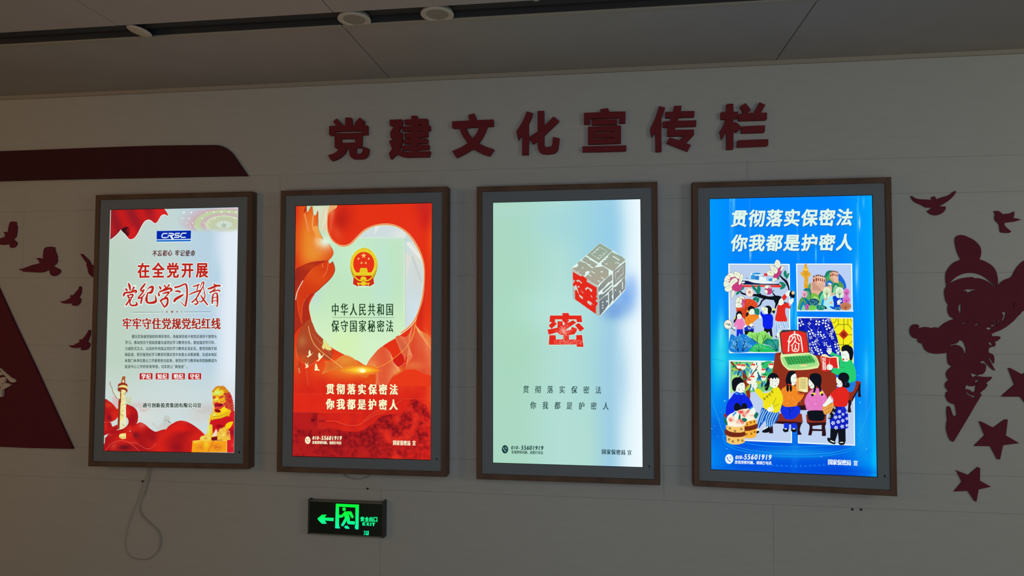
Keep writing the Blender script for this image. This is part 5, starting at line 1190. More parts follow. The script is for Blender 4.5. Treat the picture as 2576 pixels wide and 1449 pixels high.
tree(190, 502, 42, 50, (235, 180, 205), (175, 40, 120)); tree(503, 480, 56, 78, (226, 246, 205), (30, 95, 50)); tree(682, 480, 60, 80, (220, 246, 215), (20, 95, 55))
tree(778, 478, 46, 58, (225, 125, 200), (150, 30, 130)); tree(776, 582, 56, 58, (225, 120, 205), (150, 30, 130)); tree(765, 672, 80, 56, (200, 128, 90), (120, 50, 25))
def leafy(x, y, rx, ry, c, lc, n=40, sz=7):
    A.poly(spline([(OX + (x + rx*(1 + .08*math.sin(k*4.1))*math.cos(2*math.pi*k/12))/SC, OY + (y + ry*(1 + .08*math.cos(k*3.3))*math.sin(2*math.pi*k/12))/SC) for k in range(12)], 3), c)
    rr = random.Random(int(x*7+y))
    for k in range(n):
        a = rr.uniform(0, 6.28); q = math.sqrt(rr.random())*.9; A.oval(x+rx*q*math.cos(a), y+ry*q*math.sin(a), sz, sz*.5, lc, rr.uniform(0, 3), 6)
leafy(320, 622, 78, 60, (20, 70, 110), (110, 205, 205), 44, 7); leafy(225, 680, 28, 44, (170, 70, 160), (235, 150, 215), 16, 6)
leafy(300, 695, 56, 40, (120, 215, 90), (40, 140, 60), 14, 6); leafy(415, 690, 62, 38, (15, 120, 105), (110, 225, 190), 26, 6); leafy(655, 705, 46, 24, (30, 110, 160), (120, 205, 215), 18, 5)
A.poly(P("84,728 872,728 872,746 84,742"), (236, 250, 252))
# golden pillar
GO, GD = (238, 175, 50), (165, 100, 20)
A.poly("184,300 240,270 238,420 178,415", GO); A.poly("112,158 130,190 160,200 165,170 180,150 178,110 200,68 222,80 218,110 240,145 242,190 275,205 272,240 245,262 235,300 190,300 175,262 150,245 128,200", GO, 2)
A.poly("162,150 180,138 238,140 242,160 225,172 180,172", (250, 200, 80)); A.poly("160,180 240,182 244,200 164,200", (225, 150, 35))
rr = random.Random(3)
for i in range(34):
    x = rr.uniform(186, 236); y = rr.uniform(205, 408); A.line([(x, y, 3), (x+rr.uniform(-8, 8), y+7, 4), (x+rr.uniform(-12, 12), y+12, 2)], 0, GD, newlayer=False)
for i in range(12):
    x = rr.uniform(140, 265); y = rr.uniform(205, 240); A.line([(x, y, 3), (x+8, y+6, 3)], 0, GD, newlayer=False)
for i in range(8):
    x = rr.uniform(192, 222); y = rr.uniform(80, 135); A.line([(x, y, 3), (x+6, y+6, 3)], 0, GD, newlayer=False)
# --- card 3: flowered curtain, yellow window
A.poly("548,842 858,842 868,1600 720,1600 690,1290 640,1100 600,980", (245, 236, 30))
DG = (40, 80, 20)
for s in ("660,842 660,928", "740,842 740,995", "795,842 795,928", "655,928 800,928", "655,928 600,990", "800,928 858,1000", "612,1062 668,1064", "804,1072 858,1074", "730,1138 732,1230", "668,1210 806,1212", "806,1212 860,1155", "806,1212 806,1260"): A.line(s, 7, DG)
A.line("628,842 630,865 600,905 575,900", 6, DG, 1); A.line("830,842 840,870 858,880", 6, DG)
A.poly("737,990 806,1070 734,1140 666,1066", (215, 60, 30)); A.text('福', (735, 1066), (735, 1066), 72, 72, (110, 30, 15), 1.5)
A.poly("548,838 600,985 690,1290 735,1600 108,1600 104,838", (14, 26, 168))
for x0, x1 in ((190, 330), (300, 500), (420, 600)):
    A.line([(x0, 850, 10), (x0+20, 980, 26), ((x0+x1)/2+15, 1150, 24), (x1+40, 1330, 12)], 0, (22, 42, 205), 1)
def petals(x, y, r, a0=0, n=4, c=(240, 250, 255)):
    for k in range(n):
        a = a0 + 2*math.pi*k/n
        A.poly([(OX+(x+r*q*math.cos(a+e))/SC, OY+(y+r*q*math.sin(a+e))/SC) for q, e in ((.15, 0), (.8, -.42), (1.05, -.2), (.9, 0), (1.05, .2), (.8, .42))], c)
for x, y, r, a in ((140, 915, 40, .3), (372, 905, 42, .9), (255, 915, 24, 0), (275, 1035, 42, .4), (330, 1075, 24, 1), (395, 1050, 36, .8), (450, 1095, 36, .3), (275, 1110, 24, .5), (360, 1148, 24, .2), (480, 1200, 30, .7), (320, 1190, 36, .5), (510, 965, 42, .4), (465, 890, 40, .9), (525, 860, 26, .2), (565, 1030, 26, .2), (555, 1075, 28, .9), (578, 1115, 24, .4), (635, 1220, 38, .6), (660, 1295, 38, .1), (655, 1330, 26, .8), (350, 1260, 34, .3), (270, 1270, 32, .8), (400, 1310, 42, .4), (530, 1250, 34, .7), (590, 1000, 22, .3), (295, 1320, 26, .2), (275, 855, 16, .7), (260, 1205, 22, .1)): petals(x, y, r, a)
for s in ("235,950 262,985 300,1010", "385,965 360,1020", "300,1070 350,1110 420,1090", "500,1135 420,1185", "340,1160 385,1200 400,1220", "120,850 145,870", "310,858 400,850", "545,880 500,930", "490,1030 530,1070", "600,1160 640,1190", "330,1240 370,1300", "500,1270 560,1200"): 
    q = P(s)
    for a, b in zip(q, q[1:]):
        for t in (0, .25, .5, .75): A.oval(a[0]+(b[0]-a[0])*t, a[1]+(b[1]-a[1])*t, .9, .6, (230, 242, 252), .6, 6, raw=True)
# --- card 1 content
view(1780, 640, 5.573)
A.poly("478,352 700,362 900,380 1010,420 1030,440 480,430 470,400", (232, 246, 250)); A.poly("478,366 560,370 640,398 760,412 1000,412 1010,428 640,425 500,424 480,400", (12, 25, 80))
A.poly("470,428 640,430 1010,428 1060,440 1030,465 760,456 480,460", (230, 60, 50)); A.oval(500, 392, 22, 12, (240, 248, 250))
A.poly("604,264 620,256 760,266 765,288 720,300 720,362 596,355 600,300", (235, 248, 250)); A.poly("625,262 700,256 765,272 700,285 620,275", (40, 150, 220)); A.poly("604,300 625,280 660,285 655,355 600,350", (60, 160, 225)); A.poly("655,300 720,300 718,360 660,356", (40, 130, 210)); A.poly("722,310 815,325 815,370 722,362", (238, 248, 250))
A.poly("852,345 905,335 900,378 852,372", (40, 150, 220)); A.line("792,270 782,330", 3, (60, 60, 80)); A.poly("794,262 838,270 835,308 790,300", (232, 50, 40))
for x in (540, 560, 640, 655): A.line([(x, 320), (x-10, 336), (x+8, 340)], 4, (30, 70, 130))
BK = (16, 20, 30)
A.line([(452, 505, 16), (480, 545, 24), (560, 565, 26), (690, 575, 40), (760, 592, 52), (860, 612, 44), (960, 610, 66), (1010, 600, 40)], 0, BK, 1)
A.line([(1000, 285, 16), (1050, 340, 26), (1095, 380, 34), (1125, 440, 26), (1140, 505, 16)], 0, BK, 1)
A.line([(660, 505, 8), (700, 545, 18), (760, 590, 24)], 0, BK, 1); A.line([(820, 610, 26), (760, 650, 22), (730, 710, 20), (650, 755, 12)], 0, BK, 1); A.line([(905, 535, 12), (945, 585, 24), (980, 610, 30)], 0, BK, 1)
A.oval(735, 562, 14, 18, BK)
LG = (24, 130, 105)
def leaf(s): 
    A.poly(s, LG, 1); 
for s in ("510,450 500,490 455,505 465,470", "455,505 440,550 395,570 410,525", "612,425 660,455 690,500 705,550 665,515 630,480", "715,422 740,470 735,520 712,560 690,500 695,450", "1085,222 1105,260 1095,315 1070,305 1062,260", "1140,258 1130,315 1095,345 1095,300", "998,392 1050,388 1095,430 1050,440", "1095,425 1070,475 1010,492 1040,440", "930,498 905,540 895,520", "640,610 680,598 700,620 650,660 618,675", "716,600 720,640 700,680 672,640", "660,765 710,760 725,800 715,850 660,830", "540,695 530,730 510,735 520,705", "520,735 510,775 485,790 500,750", "1000,270 1035,240 1025,290 1000,300", "985,310 1005,300 995,350 970,350"): leaf(s)
CR, PK, OL = (240, 246, 222), (205, 60, 130), (95, 60, 70)
def petal(s, c=CR):
    A.poly(s, c, 1); q = [tuple(float(v) for v in t.split(',')) for t in s.split()]
    A.line(q, 3.2, OL, 1, True)
def veins(s):
    for t in s.split('|'): A.line(t, 2.5, (120, 110, 100), 1, newlayer=False)
A.poly("290,330 420,330 490,430 460,500 390,520 320,470", PK, 1)
for s in ("370,250 400,240 450,265 455,310 430,345 390,320 370,285", "270,300 300,265 350,262 378,300 370,320 310,330 290,360", "240,330 260,300 300,300 320,340 300,380 250,390 230,370", "225,390 240,375 300,390 310,430 240,460 222,420", "240,470 300,440 340,470 330,510 280,525 245,510", "465,275 495,285 492,340 460,420 432,420 440,350", "340,515 375,500 370,570 335,620 328,570"): petal(s)
petal("300,430 320,370 370,330 410,345 418,380 380,410 370,450 320,455")
A.poly("345,440 400,400 430,420 450,480 420,510 350,500", PK, 1); A.line("345,440 380,470 430,500", 3, OL, 1); A.line("400,400 430,440 455,490", 3, OL, 1); A.line("290,360 330,330 370,318", 8, (190, 80, 130), 1)
veins("390,265 415,300|410,255 425,310|300,290 330,320|260,330 290,360|240,405 290,410|260,480 310,470|470,300 455,380|350,530 345,590|345,370 335,420|365,360 355,420|385,355 375,400")
A.poly("915,290 960,230 1020,170 1030,190 1040,230 1000,300 960,350 920,320", PK, 1)
for s in ("940,110 965,75 1005,95 1020,150 995,195 960,180 935,150", "868,150 920,165 970,200 980,240 950,275 900,240 880,200", "828,250 860,225 910,240 930,290 880,305 835,285", "1030,180 1062,160 1065,185 1040,225 1015,235", "905,340 950,330 975,350 930,380 905,392"): petal(s)
veins("960,95 975,160|985,100 990,160|890,170 940,240|920,180 960,240|850,250 900,270|845,240 900,262")
A.line("920,300 970,285 1010,240", 3, OL, 1); A.line("940,320 985,300 1020,250", 3, OL, 1)
A.poly("530,505 560,470 600,470 640,520 640,560 600,600 560,590 530,550", (235, 170, 180), 1)
for k in range(7):
    a = k*.9; A.poly([(OX+(585+46*q*math.cos(a+e))/SC, OY+(533+54*q*math.sin(a+e))/SC) for q, e in ((.25, 0), (.9, -.4), (1.15, 0), (.9, .4))], CR, 1)
for k in range(7): A.line([(585, 533), (585+34*math.cos(k*.9+.3), 533+38*math.sin(k*.9+.3))], 4, PK)
A.oval(583, 528, 14, 14, (190, 40, 60)); A.oval(583, 528, 6, 6, (240, 230, 150))
A.poly("800,490 830,440 870,430 895,480 900,530 870,560 830,560 805,530", PK, 1); petal("790,450 840,430 870,440 840,480 800,470"); petal("800,500 830,500 840,530 825,555 790,520"); petal("850,440 880,440 890,470 865,480", (235, 180, 200)); A.line("830,490 860,520 870,555", 3, OL, 1); A.line("850,480 885,510", 3, OL)
# umbrella and people
A.poly("392,760 500,640 560,622 640,640 700,690 690,740 600,760 560,960 500,900", (228, 78, 40), 2); A.poly("392,780 520,790 530,950 505,900 420,830", (222, 70, 36))
for s in ("530,770 540,630", "530,770 600,640", "530,770 650,680", "530,770 400,790", "530,770 480,880", "530,770 520,930"): A.line(s, 4, (120, 40, 25))
A.poly("400,640 430,600 500,590 520,640 515,700 490,745 430,740 395,700", PK, 1)
for s in ("435,600 470,582 505,600 510,640 480,620 450,640", "385,660 395,630 420,600 450,630 430,680 400,690", "385,690 430,680 470,700 480,740 400,745", "450,625 480,625 470,690 440,680"): petal(s)
veins("470,600 465,640|480,600 490,630|405,640 420,680|420,700 460,730")
A.line("480,650 510,720", 3, (240, 190, 210)); A.line("470,670 500,740", 3, (240, 190, 210))
SK = (240, 250, 236)
# small girl, pink
A.poly("405,1045 490,1045 500,1148 455,1152 448,1100 430,1152 402,1148", (20, 45, 215)); A.poly("395,905 420,895 480,900 515,960 520,1000 495,1010 490,1045 408,1045 405,990 380,1025 362,1010", (238, 130, 190), 1)
A.oval(438, 870, 36, 38, SK); A.poly("392,870 400,820 440,792 475,810 478,865 460,835 430,830 410,855 410,890 380,950 360,955 370,910", BK, 1); A.line("385,880 375,910", 14, (235, 230, 70))
for x in (425, 452): A.line([(x-7, 866), (x, 862), (x+7, 866)], 3, BK)
A.line("432,886 446,886", 4, (190, 40, 50)); A.oval(528, 1012, 18, 20, SK); A.oval(370, 1028, 14, 14, SK)
A.oval(284, 982, 62, 68, (30, 40, 50)); A.oval(284, 982, 57, 63, (245, 250, 240)); A.oval(284, 982, 48, 54, (210, 150, 90)); A.oval(284, 982, 44, 50, (248, 250, 240)); A.line("330,1030 385,1072", 9, BK)
A.text('中国', (268, 978), (300, 984), 34, 40, (90, 110, 60), 1)
# woman, orange
A.poly("512,1060 640,1060 645,1120 520,1125", BK); A.poly("510,1030 560,1000 640,1000 648,1068 515,1070", (20, 50, 190)); rr = random.Random(2)
A.poly("560,850 620,840 700,850 720,880 640,950 600,1000 570,1005 525,970 520,900", (245, 140, 40), 1); A.line("560,900 600,960", 3, (150, 60, 20)); A.line("600,850 640,850 720,870", 3, (150, 60, 20))
A.oval(610, 800, 44, 46, SK); A.poly("560,800 560,750 600,722 650,745 655,800 640,765 600,770 580,800 560,860 535,870 540,820", BK, 1); A.oval(562, 800, 12, 16, (235, 200, 80))
for x in (600, 628): A.line([(x-7, 790), (x, 786), (x+7, 790)], 3, BK)
A.line("604,822 618,822", 4, (190, 40, 50)); A.oval(606, 990, 24, 22, SK); A.oval(735, 868, 22, 30, SK)
for x, y in ((570, 1030), (600, 1035), (630, 1030), (615, 1015), (580, 1045), (640, 1000)): A.oval(x, y, 9, 8, (240, 248, 240)); A.oval(x+4, y+4, 4, 4, (30, 60, 50))
# boy, blue
A.poly("790,1030 895,1035 908,1165 880,1150 862,1085 840,1090 838,1130 780,1090", BK); A.poly("745,795 780,840 870,830 910,870 912,930 895,1035 780,1025 765,900 735,840", (10, 35, 235), 1)
A.oval(825, 790, 44, 44, SK); A.poly("800,730 850,718 890,750 890,810 850,845 838,800 840,760 815,740", BK, 1); A.oval(775, 760, 26, 22, SK); A.line("780,745 800,760 795,790", 14, (235, 225, 90)); A.line("815,775 832,770", 3, BK)
# woman, red top, striped trousers
A.poly("952,935 1112,935 1135,1040 1080,1040 1055,970 1000,1050 985,1165 945,1140 960,1050", (240, 250, 255)); 
for s in ("970,940 955,1130", "995,940 975,1100", "1020,940 1000,1040", "1050,945 1085,1035", "1075,940 1108,1035", "1100,940 1128,1030", "1040,940 1030,1000"): A.line(s, 9, (40, 140, 220))
A.poly("965,1130 960,1150 985,1165 955,1165 942,1145", BK)
A.poly("985,710 1040,700 1140,680 1155,760 1090,750 1085,830 1110,930 1050,940 945,925 965,800 970,740", (226, 44, 34), 1)
A.poly("1035,600 1075,552 1110,600 1060,655", (226, 44, 34)); A.poly("1125,680 1148,670 1162,715 1140,735", (240, 150, 180)); A.line("1078,555 1110,600", 8, (240, 150, 180))
A.poly("1090,545 1130,510 1165,520 1150,560 1110,590", SK, 1); A.poly("1140,680 1150,640 1190,610 1200,650 1170,700 1150,700", SK, 1)
A.poly("1140,560 1160,515 1205,520 1218,590 1190,615 1150,590", BK, 1); A.oval(1192, 540, 22, 26, (245, 200, 130))
A.oval(1018, 665, 42, 50, SK); A.poly("940,605 985,582 1035,600 1000,640 985,690 960,730 950,760 935,745 945,690 925,650", BK, 1); A.line("925,755 925,800", 34, (235, 230, 70)); A.poly("905,790 940,790 930,828 905,815", BK, 1); A.poly("1060,665 1110,680 1070,690", BK)
A.line("1015,648 1035,640", 3, BK); A.line("1030,688 1044,682", 4, (190, 40, 50))
# bushes
A.poly("314,1360 312,1150 345,1120 400,1150 470,1120 520,1118 560,1150 640,1190 690,1230 650,1290 600,1360", (25, 125, 215), 1)
A.poly("552,1130 580,1085 650,1095 730,1090 790,1070 860,1130 910,1170 880,1210 800,1250 760,1260 700,1230 640,1190 590,1160", (150, 230, 110), 1)
A.poly("600,1362 620,1300 680,1250 740,1250 800,1275 850,1280 920,1330 985,1364", (30, 190, 95), 1); A.poly("780,1230 830,1180 920,1190 980,1185 990,1240 985,1364 930,1330 880,1280 800,1260", (25, 140, 125), 1)
def branch(x, y, l, a, dep, w, c, lc, ls, spread=.5):
    x2, y2 = x + l*math.cos(a), y + l*math.sin(a)
    A.line([(x, y, w), (x2, y2, w*.6)], 0, c, newlayer=False)
    for t in (.35, .6, .85, 1.05):
        for sgn in (-1, 1):
            b = a + sgn*.9; A.oval(x+l*t*math.cos(a)+ls*1.1*math.cos(b), y+l*t*math.sin(a)+ls*1.1*math.sin(b), ls, ls*.45, lc, b, 6)
    if dep:
        for k in (-1, 1): branch(x+l*(.45+.12*k)*math.cos(a), y+l*(.45+.12*k)*math.sin(a), l*.62, a+k*spread, dep-1, w*.6, c, lc, ls, spread)
for x, a in ((425, -1.75), (480, -1.3), (430, -2.3), (485, -.8)): branch(x, 1355, 180 if abs(a+1.57) < .4 else 120, a, 1, 12, (10, 40, 100), (130, 215, 250), 10)
for x, a in ((700, -1.7), (705, -2.5), (765, -1.3), (770, -.9)): branch(x, 1250, 130, a, 1, 9, (20, 75, 40), (60, 170, 80), 6)
for x, a in ((712, -1.6), (712, -2.4), (712, -.8)): branch(x, 1360, 85, a, 1, 8, (10, 80, 50), (120, 240, 160), 7)
for x, a in ((960, -1.8), (960, -2.5), (955, -1.3)): branch(x, 1360, 140, a, 1, 8, (10, 40, 60), (100, 230, 215), 7)
# --- card 4: peach tree
view(1780, 880, 5.573)
A.poly("318,160 910,172 905,560 560,620 420,640 318,610", (120, 205, 120)); A.poly("330,400 360,330 420,360 440,460 400,600 318,600 318,500", (170, 230, 130), 1)
A.poly("640,172 740,176 740,400 700,470 600,560 560,400", (238, 250, 235), 1); A.poly("780,170 910,172 905,330 820,360 760,300", (50, 190, 110), 1)
A.poly("580,600 660,580 780,600 760,830 700,870 620,830 580,740", (192, 210, 240))
A.poly("318,600 400,560 420,640 318,700", (192, 212, 236))
BRN = (140, 50, 30)
A.line([(320, 165, 26), (380, 230, 26), (480, 310, 40), (530, 430, 70), (560, 600, 60), (570, 700, 30)], 0, BRN, 1); A.line([(430, 400, 22), (480, 340, 20)], 0, BRN); A.line([(530, 450, 22), (620, 340, 18), (700, 220, 8)], 0, BRN)
def lv(x, y, l, a, c): A.poly([(OX+(x+l*t*math.cos(a)-s*l*math.sin(a))/SC, OY+(y+l*t*math.sin(a)+s*l*math.cos(a))/SC) for t, s in ((0, 0), (.3, .16), (.65, .15), (1, 0), (.65, -.15), (.3, -.16))], c, 1)
B1, B2, GL2, GY = (25, 95, 150), (60, 150, 200), (20, 120, 90), (175, 200, 60)
for x, y, l, a, c in ((400, 260, 80, 2.7, B1), (410, 280, 90, 2.2, B2), (440, 280, 90, 1.9, B1), (470, 280, 100, 1.6, B2), (500, 270, 90, 1.2, B1), (520, 250, 80, .7, B2), (330, 235, 70, -.1, GL2), (330, 270, 90, .1, GY), (400, 165, 50, 1.4, GL2), (450, 165, 50, 1.8, GL2), (530, 180, 80, .9, B1), (560, 200, 90, 1.1, B2), (570, 240, 60, .2, GY),
     (640, 300, 60, -.5, GL2), (690, 300, 60, 1.2, GL2), (600, 470, 110, 1.9, B1), (590, 480, 120, 2.2, GY), (630, 480, 100, 1.5, B2), (650, 470, 90, 1.0, B1), (660, 440, 110, .3, GY), (670, 420, 100, -.1, B2), (680, 400, 90, -.4, GL2), (700, 380, 80, .1, B1), (760, 440, 90, 1.7, B1), (780, 430, 80, 1.3, B2), (800, 320, 60, -2.3, GL2), (760, 340, 60, .2, GL2), (740, 210, 60, -.6, GL2),
     (850, 240, 90, 2.3, B1), (870, 250, 80, 1.9, B2), (910, 220, 100, -.3, GY), (900, 240, 110, .1, B1), (900, 230, 90, .6, B2), (500, 410, 60, .0, GL2), (680, 170, 50, 1.6, GL2), (700, 330, 90, 1.2, B1), (590, 340, 80, -1.2, B2)): lv(x, y, l, a, c)
def peach(x, y, r, tip=(0, -1)):
    A.oval(x, y, r, r*1.05, (248, 244, 222), 0, 18)
    A.poly([(OX+(x+r*a)/SC, OY+(y+r*b)/SC) for a, b in ((-.8, -.1), (-.7, -.7), (-.1, -1.02), (.2, -.75), (.55, -.95), (.85, -.4), (.4, -.1), (-.1, -.35))], (228, 52, 40))
for x, y, r in ((430, 225, 34), (490, 235, 38), (630, 225, 38), (770, 290, 34), (775, 395, 34), (880, 220, 38), (620, 390, 38), (575, 435, 36)): peach(x, y, r)
# big table and laptop
TB, TD = (146, 48, 30), (45, 20, 28)
A.poly("940,40 1040,30 1040,900 1030,960 1000,780 900,560 895,330", TB)
view(1990, 880, 5.573)
A.poly("-150,-100 270,60 420,80 560,100 615,360 625,540 560,640 430,800 330,830 60,840 -120,830 -160,300", TB, 2)
A.poly("-150,770 100,775 225,770 235,835 100,838 -150,832", TD)
A.poly("210,530 280,560 430,560 520,620 470,700 430,800 230,780 170,700", TB)
view(1720, 830, 3.370)
A.poly("800,15 812,4 960,0 1040,22 1060,195 1115,225 1142,290 1130,320 1040,335 880,340 830,290 812,225 822,190 806,150", (225, 240, 170), 2)
A.poly("818,230 1065,200 1120,240 1130,300 1000,325 890,325 850,300", (165, 225, 140), 2)
A.poly("806,22 830,0 960,0 1035,15 1062,190 835,205 822,180", (45, 60, 66), 2)
A.poly("815,22 950,8 1028,24 1050,178 1040,190 845,200 830,180", (226, 44, 40), 2)
A.poly("845,228 1070,215 1108,268 880,296", (25, 120, 60))
for i in range(5):
    for j in range(9):
        x = 852 + j*25 + i*7; y = 231 + i*13.2 - j*1.5
        if x < 1085 + i*4: A.poly(P([(x, y), (x+19, y-1), (x+22, y+8.5), (x+3, y+9.5)]), (75, 190, 90))
A.poly("980,290 1035,286 1042,303 985,308", (245, 235, 160)); A.line("985,290 1030,286 1040,296", 3, (30, 60, 40))
WT = (250, 248, 235)
A.line("932,10 932,32", 10, WT); A.line("880,184 884,110 890,66 908,44 932,36 958,40 980,56 988,90 1000,184", 10, WT, 1)
view(1990, 650, 5.573)
for s in ("-30,1085 -40,1140 -62,1165", "-2,1075 8,1120", "42,1078 0,1140 -38,1185", "40,1098 52,1140 30,1160", "72,1075 84,1115 108,1160", "48,1150 22,1190 -14,1225", "44,1160 70,1185 108,1196", "8,1218 4,1275 22,1298 62,1302 92,1278 94,1200", "48,1206 48,1262", "28,1290 48,1260 74,1285"): A.line(s, 13, WT, 1)
view(1720, 830, 3.370)
# ---- figures around the table
view(1990, 880, 5.573)
# bench right
A.poly("780,590 900,430 960,440 960,470 830,700 780,700", TB); A.poly("780,700 830,698 830,750 815,790 828,870 775,870 785,760", TD); A.poly("925,500 955,450 955,600 965,655 920,655", TD); A.poly("830,690 955,470 958,500 835,730", TD)
# man in green with red book
A.poly("400,100 420,60 470,60 530,95 600,85 650,100 660,260 600,250 520,270 420,290", (240, 240, 190), 2); A.poly("408,85 520,108 515,290 440,300 405,280", (222, 40, 36)); A.poly("520,110 620,105 640,250 530,250", (222, 40, 36)); A.line("518,108 516,280", 4, (150, 20, 20))
A.text('中华人民共和国', (460, 118), (463, 265), 22, 25, (250, 240, 235), 1); A.text('保守国家秘密法', (434, 118), (437, 265), 22, 25, (250, 240, 235), 1)
A.poly("550,20 640,70 690,80 700,150 830,140 880,250 895,380 870,470 800,480 780,380 640,350 550,310 570,250 660,260 665,180 650,100 600,80 530,80 520,50", (40, 205, 115), 2)
A.poly("790,470 885,440 870,540 830,585 790,580 770,520", (30, 125, 220), 1)
A.line("570,250 545,305", 16, (20, 110, 90)); A.line("555,20 525,70", 14, (20, 110, 90)); A.poly("490,210 520,200 560,215 570,245 545,280 500,270 485,250", SK, 1); A.poly("505,10 545,5 555,25 525,60 508,45", SK, 1)
for q in ("520,60 492,20 485,5", "522,55 505,10 503,-10", "530,50 522,0 522,-22", "540,50 545,0 548,-20"): A.line(q, 13, SK, 1)
for q in ("500,35 515,50", "508,15 520,40"): A.line(q, 2.5, (90, 130, 110))
for q in ("520,240 488,222", "520,250 482,240", "520,262 484,256", "525,270 494,270", "540,225 510,204"): A.line(q, 11, SK)
for s in ("492,215 510,235", "488,232 508,245", "488,252 510,258"): A.line(s, 3, (90, 130, 110))
A.poly("690,20 770,0 800,60 800,110 770,160 710,150 690,90", SK, 1); A.poly("690,10 700,-50 770,-70 840,-30 855,60 835,140 805,135 795,60 775,20 720,10", BK, 1)
A.poly("690,-20 720,-60 790,-65 845,-10 853,60 800,60 760,10 700,20", BK, 1)
A.oval(716, 132, 14, 15, (210, 50, 45)); A.oval(764, 128, 14, 14, (205, 205, 205)); A.line("692,60 715,64", 4, BK); A.line("725,70 748,66", 4, BK)
A.line("665,240 720,245 735,235", 4, (20, 110, 70)); A.line("695,165 712,185 750,170", 4, (20, 110, 70))
# booklet
A.poly("55,395 100,385 100,580 50,560", (235, 175, 100)); A.poly("98,385 150,378 220,385 222,585 180,590 100,572", (242, 228, 150))
for i in range(9): A.line([(112, 402+i*16), (150 + (i*37 % 30), 404+i*16)], 4, (120, 100, 50)); A.line([(158, 402+i*16), (190 + (i*23 % 18), 404+i*16)], 4, (120, 100, 50))
# girl in pink with plaits
A.poly("225,850 450,850 455,930 420,985 250,980 225,930", BK, 1); A.poly("225,600 300,540 400,540 470,630 488,690 440,780 435,850 230,848 185,770 175,700", (228, 120, 195), 1)
rr = random.Random(8)
for k in range(26):
    x, y = rr.uniform(200, 450), rr.uniform(590, 830); a = rr.uniform(0, 3)
    A.line([(x-18*math.cos(a), y-18*math.sin(a)), (x+18*math.cos(a), y+18*math.sin(a))], 4, (248, 185, 225), newlayer=False)
A.poly("240,395 300,390 320,480 300,530 260,535 230,480", SK, 1); A.poly("240,395 260,340 330,322 400,350 412,440 400,500 410,570 385,590 375,540 340,500 330,560 310,600 295,580 310,500 280,450 255,420", BK, 1)
for s in ("268,600 325,596 320,632 270,612", "385,585 430,570 435,610 390,632"): A.poly(s, (245, 235, 60))
A.oval(285, 628, 20, 17, BK); A.oval(418, 622, 16, 17, BK); A.oval(250, 508, 8, 8, (200, 50, 60)); A.oval(278, 490, 12, 12, (205, 205, 205)); A.line("240,440 258,450", 4, BK)
A.poly("195,900 480,895 475,1010 205,1015", TB); A.poly("225,850 450,850 455,930 420,985 250,980 225,930", BK, 1)
A.poly("205,1012 478,1008 470,1045 460,1060 475,1180 465,1200 415,1198 418,1130 285,1128 270,1190 225,1188 245,1080 240,1045", TD, 0, holes=["285,1060 412,1045 412,1105 285,1098"])
# woman in red with basket
A.poly("535,1090 745,1100 748,1275 650,1275 640,1150 600,1275 530,1260", BK); A.poly("490,1230 520,1225 600,1275 590,1315 510,1280", BK, 1); A.poly("650,1265 735,1265 725,1318 660,1318", BK, 1); A.line("535,1262 590,1285", 14, SK); A.line("665,1288 715,1288", 12, SK)
A.poly("560,790 730,780 775,880 785,1080 740,1100 540,1095 525,970 560,900", (14, 30, 190), 2); A.poly("565,770 640,780 550,965 500,960 530,880", BK, 2)
for x, y, r in ((660, 858, 24), (605, 938, 25), (662, 930, 22), (710, 895, 20), (765, 955, 22), (570, 1018, 28), (643, 1002, 26), (706, 984, 25), (765, 1050, 22), (698, 1065, 26), (612, 1082, 26), (760, 870, 16)):
    petals(x, y, r*1.05, .5, 5, (225, 238, 255)); A.oval(x, y, r*.25, r*.25, (225, 238, 255), n=8)
for x, y in ((582, 795), (570, 870), (525, 915), (595, 810), (585, 885), (520, 935)): petals(x, y, 15, .3, 4, (230, 240, 235))
A.poly("415,800 450,780 575,725 580,770 545,860 520,890 445,895", (240, 170, 80), 2)
for s in ("420,815 570,740", "430,850 560,790", "440,885 540,850", "470,790 480,895", "510,760 505,890", "545,740 530,870"): A.line(s, 4, (160, 95, 30))
A.poly("525,640 565,690 480,780 440,785 425,765 460,730", SK, 1)
A.poly("560,580 660,515 740,525 790,600 775,740 740,785 590,780 570,680 530,620", (226, 38, 32), 1); A.line("530,625 560,690", 16, (240, 130, 170))
A.poly("620,380 690,420 710,470 690,510 650,515 620,500 635,470 618,450", SK, 1); A.poly("640,380 660,330 720,312 780,340 795,400 770,450 800,500 760,525 700,510 700,470 680,430 650,410", BK, 1)
A.oval(770, 487, 34, 38, BK); A.line([(740+ (0), 487), (745, 460), (765, 448)], 3, (110, 120, 130), 1); A.oval(678, 468, 12, 12, (205, 205, 205)); A.line("640,490 658,490", 5, (190, 40, 50)); A.line("645,432 662,440", 4, BK)
A.line("700,800 720,850 745,830 715,795 680,840", 4, (60, 90, 230), 1)
view(1720, 830, 3.370)
# girl in orange
A.poly("820,640 960,640 975,705 930,745 850,745 820,700", (20, 50, 225), 1); A.poly("800,705 990,705 1000,775 760,770 755,745", TB, 2); A.poly("825,650 955,650 968,700 925,748 855,748 825,705", (20, 50, 225), 1)
A.poly("760,768 1000,776 985,800 975,845 992,880 955,885 950,800 745,785 750,870 715,870 735,780", TD, 2); A.poly("840,785 885,785 885,835 840,830", (20, 50, 225)); A.poly("900,785 950,785 945,835 900,832", (20, 50, 225))
for x in (858, 926): A.poly(P([(x-25, 830), (x+22, 832), (x+20, 855), (x-8, 862), (x-26, 850)]), BK); A.line([(x-12, 832), (x+8, 833)], 9, SK)
A.line("870,650 900,680 925,652 890,660 895,730", 4, (10, 25, 130), 1)
A.poly("865,470 905,455 945,490 965,530 1010,540 985,590 950,620 945,640 840,642 815,560 820,500", (240, 135, 35), 1)
rr = random.Random(5)
